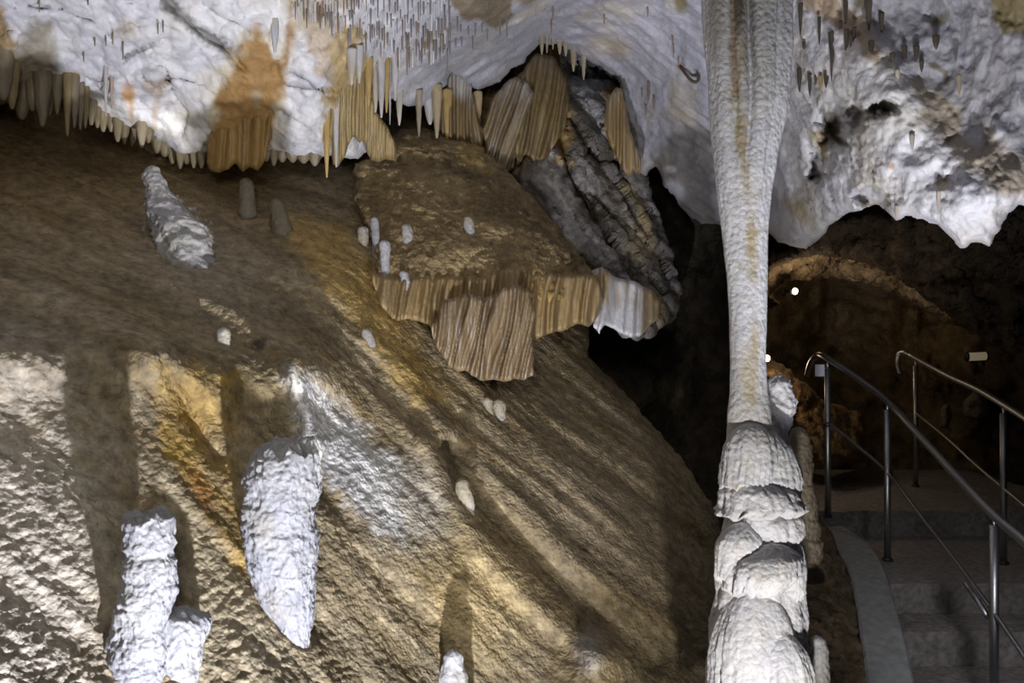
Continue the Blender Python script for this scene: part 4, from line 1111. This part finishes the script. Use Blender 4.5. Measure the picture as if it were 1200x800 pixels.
boxmesh('step', 1.92, 3.9, 4.32, 4.69, Z(-2.4), Z(-2.08), M_STONE, st, sd_=6)

# kerb: a low sloping wall along the left of the steps
def loft(name, rings, mat, cap_ends=True):
    n = len(rings[0]); vs = [p for r_ in rings for p in r_]
    fs = []
    for i in range(len(rings) - 1):
        for k in range(n):
            fs.append([i * n + k, i * n + (k + 1) % n, (i + 1) * n + (k + 1) % n, (i + 1) * n + k])
    fs.append(list(range(n))[::-1]); fs.append([(len(rings) - 1) * n + k for k in range(n)])
    return mesh_obj(name, np.array([list(v) for v in vs]), fs, mat, None, None, False)
kerb_path = [((1018, 1074), 812, 4.75), ((1010, 1062), 752, 5.1), ((1004, 1050), 708, 5.5), ((995, 1038), 668, 5.95), ((980, 1020), 640, 6.45), ((962, 994), 620, 7.0), ((948, 972), 606, 7.6)]
rings = []
kp = spline([(a[0], a[1], y, d) for a, y, d in kerb_path], 5)
for xl, xr, y, d in kp:
    a, b = P(xl, y, d), P(xr, y, d)
    dn = np.array([0, 0, -.55]); w = .006 * perlin(np.array([d * 6, 1.3, 2.2]))
    rings.append([a + [w, 0, -.01], a + [.012, 0, .004], b + [-.012, 0, .004], b + [w, 0, -.012], b + dn, a + dn])
kb = loft('kerb', rings, M_KERB)
tag(kb, 'low grey concrete kerb wall curving along the left side of the steps', 'kerb', None, 'thing')
# the earthy bank between column and kerb
bank = sheet('floor', [(930, 600), (960, 604), (980, 632), (1000, 670), (1014, 720), (1022, 770), (1030, 900), (830, 900), (838, 640), (900, 580)],
             [(930, 600, 7.0), (980, 640, 6.6), (1005, 700, 5.7), (1020, 780, 5.05), (1030, 900, 4.2), (830, 900, 4.6), (838, 640, 6.6), (900, 580, 7.2), (950, 700, 5.6), (960, 800, 4.85)],
             M_ROCK, 2.6, 8, .1, .5, rockbig(.10, 3.0, .08), rockfine(.03, 12), solid((.20, .15, .09), .5, 6, (.11, .08, .05)), 3)
tag(bank, kind='structure')

def railing(name, label, top, mid, posts, clamps=(), end=None):
    root = empty(name, Vector(posts[0][0]))
    tag(root, label, 'railing')
    adopt(root, tube('handrail', spline(top, 10), .021, M_STEEL, seg=16))
    adopt(root, tube('mid_rail', spline(mid, 10), .011, M_STEEL, seg=12))
    for (b, t_) in posts:
        b, t_ = Vector(b), Vector(t_)
        neck = t_ - Vector((0, 0, .045))
        p = adopt(root, tube('post', [b, b.lerp(neck, .5), neck], .021, M_STEEL, seg=20))
        adopt(root, tube('post_pin', [neck - Vector((0, 0, .01)), t_], .009, M_STEEL, seg=12))
        adopt(root, tube('base_plate', [b, b + Vector((0, 0, .012))], .032, M_CLAMP, seg=24))
    for c in clamps:
        c = Vector(c)
        adopt(root, tube('clamp', [c - Vector((0, 0, .016)), c + Vector((0, 0, .016))], .026, M_CLAMP, seg=16))
    return root
left_top = [P(946, 440, 7.45), P(949, 428, 7.4), P(954, 419, 7.32), P(960, 416, 7.25), P(970, 420, 7.1), P(1005, 443, 6.75), P(1040, 470, 6.38), P(1085, 518, 5.7), P(1125, 562, 5.15), P(1165, 604, 4.7), P(1200, 634, 4.4), P(1250, 680, 4.0)]
left_mid = [P(970, 495, 7.1), P(1004, 522, 6.75), P(1040, 554, 6.38), P(1085, 612, 5.7), P(1125, 664, 5.15), P(1165, 718, 4.7), P(1205, 776, 4.35)]
lp = [(P(1040, 656, 6.38), P(1040, 472, 6.38)), (P(970, 606, 7.1), P(970, 423, 7.1)), (P(1165, 850, 4.7), P(1165, 604, 4.7))]
lr = railing('railing', 'stainless steel railing on the left of the steps, carrying the small sign', left_top, left_mid, lp, [P(970, 497, 7.1)])
adopt(lr, tube('rail_sleeve', [P(1132, 684, 4.98), P(1146, 704, 4.86), P(1157, 722, 4.77)], .014, M_STEEL, seg=14))
right_top = [P(1055, 438, 8.55), P(1052, 426, 8.6), P(1053, 416, 8.6), P(1060, 413, 8.55), P(1073, 420, 8.4), P(1110, 440, 7.6), P(1145, 456, 6.9), P(1176, 474, 6.3), P(1210, 496, 5.8), P(1250, 530, 5.3)]
right_mid = [P(1073, 484, 8.4), P(1110, 514, 7.6), P(1145, 546, 6.9), P(1176, 572, 6.3), P(1210, 602, 5.8), P(1250, 650, 5.3)]
rp = [(P(1073, 570, 8.4), P(1073, 422, 8.4)), (P(1176, 660, 6.3), P(1176, 476, 6.3))]
railing('railing', 'darker steel railing on the far right side of the steps', right_top, right_mid, rp)
# sign plate hung on the far left post
sg = empty('sign', P(960, 434, 7.07).tolist()); tag(sg, 'small lilac-white plate fixed to the first railing post', 'sign')
a, b = P(955.5, 427, 7.07), P(966, 441, 7.07)
adopt(sg, boxmesh('plate', a[0], b[0], 7.065, 7.075, b[2], a[2], M_SIGN, None, rough=.0005))
adopt(sg, tube('bracket', [P(964, 434, 7.09), P(970, 434, 7.09)], .008, M_CLAMP))

# ------------------------------------------------------------------ passage details
led = sheet('rock_ledge', [(880, 422), (900, 416), (925, 434), (950, 453), (964, 468), (990, 477), (1012, 486), (1016, 522), (1002, 540), (980, 532), (962, 548), (948, 518), (925, 482), (905, 455), (880, 445)],
            [(884, 424, 8.6), (920, 430, 8.4), (1012, 484, 8.9), (1010, 530, 8.5), (950, 560, 7.9), (890, 500, 8.0)], M_ROCK, 2.6, 14, .3, .5, rockbig(.12, 3.0, .08), rockfine(.03, 12), solid((.36, .23, .11), .5, 6, (.22, .14, .07)), 4)
tag(led, 'sloping orange-brown rock ledge beyond the column, lit by a lamp', 'rock')
for out, d, lab in (([(1128, 470), (1140, 458), (1155, 462), (1160, 480), (1150, 492), (1132, 490)], 8.9, 'small pale boulder behind the far right railing'),
                    ([(1102, 478), (1112, 470), (1116, 488), (1110, 502), (1102, 500)], 8.9, 'narrow upright grey rock behind the far right railing')):
    o = sheet('boulder', out, [(x, y, d) for x, y in out], M_ROCK, 2.0, 8, .25, .3, rockbig(.05, 4, .04), rockfine(.02, 14), solid((.26, .22, .16), .4, 6), 2)
    tag(o, lab, 'rock')
def floodlight(x, y, d, label, r_=.05, aim=Vector((.5, -1, -.1)), on=True):
    c = Vector(P(x, y, d).tolist())
    root = empty('floodlight', c); tag(root, label, 'lamp')
    aim = aim.normalized()
    adopt(root, tube('housing', [c - aim * .10, c - aim * .02, c + aim * .015], [r_ * .7, r_ * 1.1, r_ * 1.2], M_LAMPBODY, seg=20))
    if on:
        adopt(root, tube('lamp_glass', [c + aim * .014, c + aim * .024], r_, M_GLOW, seg=20))
    adopt(root, tube('bracket', [c - aim * .05, c - aim * .05 + Vector((-.02, .12, -.03))], .012, M_LAMPBODY))
    return root
floodlight(930, 341, 9.15, 'small glowing lamp under the left end of the lit rock arch', .028)
floodlight(898, 420, 8.1, 'small glowing lamp half hidden behind the column, above the rock ledge', .026, Vector((-.1, -1, .1)))
fx = empty('strip_lamp', P(1144, 417, 8.6).tolist()); tag(fx, 'dim yellowish strip lamp on the far wall above the right railing', 'lamp')
M_DIMLAMP = plain_material('lamp_diffuser_dim', (.6, .52, .36), .5, 0, 20, .1, 0, (1.0, .82, .5), .12)
adopt(fx, tube('diffuser', [P(1134, 418, 8.6), P(1144, 417.6, 8.6), P(1155, 417, 8.6)], .034, M_DIMLAMP, seg=20))
adopt(fx, tube('end_cap', [P(1155, 417, 8.6), P(1157, 417, 8.6)], .04, M_LAMPBODY, seg=20))
adopt(fx, tube('end_cap', [P(1132, 418, 8.6), P(1134, 418, 8.6)], .04, M_LAMPBODY, seg=20))

# ================================================================== LIGHT
def spot(name, loc, target, power, angle, color, blend=.3, size=.04):
    l = bpy.data.lights.new(name, 'SPOT')
    l.energy = power; l.color = color; l.spot_size = math.radians(angle); l.spot_blend = blend; l.shadow_soft_size = size
    o = bpy.data.objects.new(name, l); C.objects.link(o)
    o.location = loc
    v = Vector(target) - Vector(loc)
    o.rotation_euler = v.to_track_quat('-Z', 'Y').to_euler()
    return o
def point(name, loc, power, color, size=.05):
    l = bpy.data.lights.new(name, 'POINT')
    l.energy = power; l.color = color; l.shadow_soft_size = size
    o = bpy.data.objects.new(name, l); C.objects.link(o); o.location = loc
    return o
COOL = (.88, .90, 1.0)
spot('floor_floodlight', (-.18, 1.9, -.62), (-1.5, 4.6, 1.6), 640, 82, COOL, .5, .03)
spot('added_slope_spot', (.72, 2.3, -.2), P(208, 248, 5.3).tolist(), 800, 8, (1, .98, .95), .4, .03)  # added narrow beam to brighten the crooked stalagmite, no separate fixture known
spot('column_floodlight', (.72, 2.2, -.45), (.72, 5.4, 2.25), 235, 74, (1.0, .97, .93), .5, .05)
spot('passage_side_floodlight', (1.35, 2.6, .0), (1.74, 5.0, 2.75), 330, 40, COOL, .9, .04)
point('warm_lamp', P(936, 346, 9.05).tolist(), 3.6, (1.0, .80, .54), .02)
point('warm_ledge_lamp', P(902, 421, 8.02).tolist(), 3.2, (1.0, .76, .48), .02)
spot('slope_fill_light', (-.3, -.3, 2.6), (-1.25, 5.0, 1.75), 250, 58, (1.0, .95, .84), 1.0, .5)  # added soft fill that stands in for ambient light on the left slope
spot('added_step_light', (1.75, 3.0, .9), (2.55, 5.3, -.35), 48, 50, (.92, .93, 1.0), .8, .12)  # added to brighten steps and railings, no fixture known here
w = bpy.data.worlds.new('cave_dark'); bpy.context.scene.world = w
w.use_nodes = True
w.node_tree.nodes['Background'].inputs['Color'].default_value = (.9, .92, 1.0, 1)
w.node_tree.nodes['Background'].inputs['Strength'].default_value = .012

# ================================================================== CAMERA
cam = bpy.data.cameras.new('camera'); cam.sensor_width = 36; cam.lens = 36; cam.sensor_fit = 'HORIZONTAL'
co = bpy.data.objects.new('camera', cam); C.objects.link(co)
co.location = (0, 0, CAMZ); co.rotation_euler = (PI / 2, 0, 0)
sc = bpy.context.scene
sc.camera = co
sc.view_settings.view_transform = 'Standard'
sc.view_settings.look = 'None'
sc.view_settings.exposure = 0
sc.view_settings.gamma = 1
sc.view_settings.use_curve_mapping = False
sc.cycles.use_denoising = True
sc.cycles.max_bounces = 6
sc.cycles.diffuse_bounces = 4
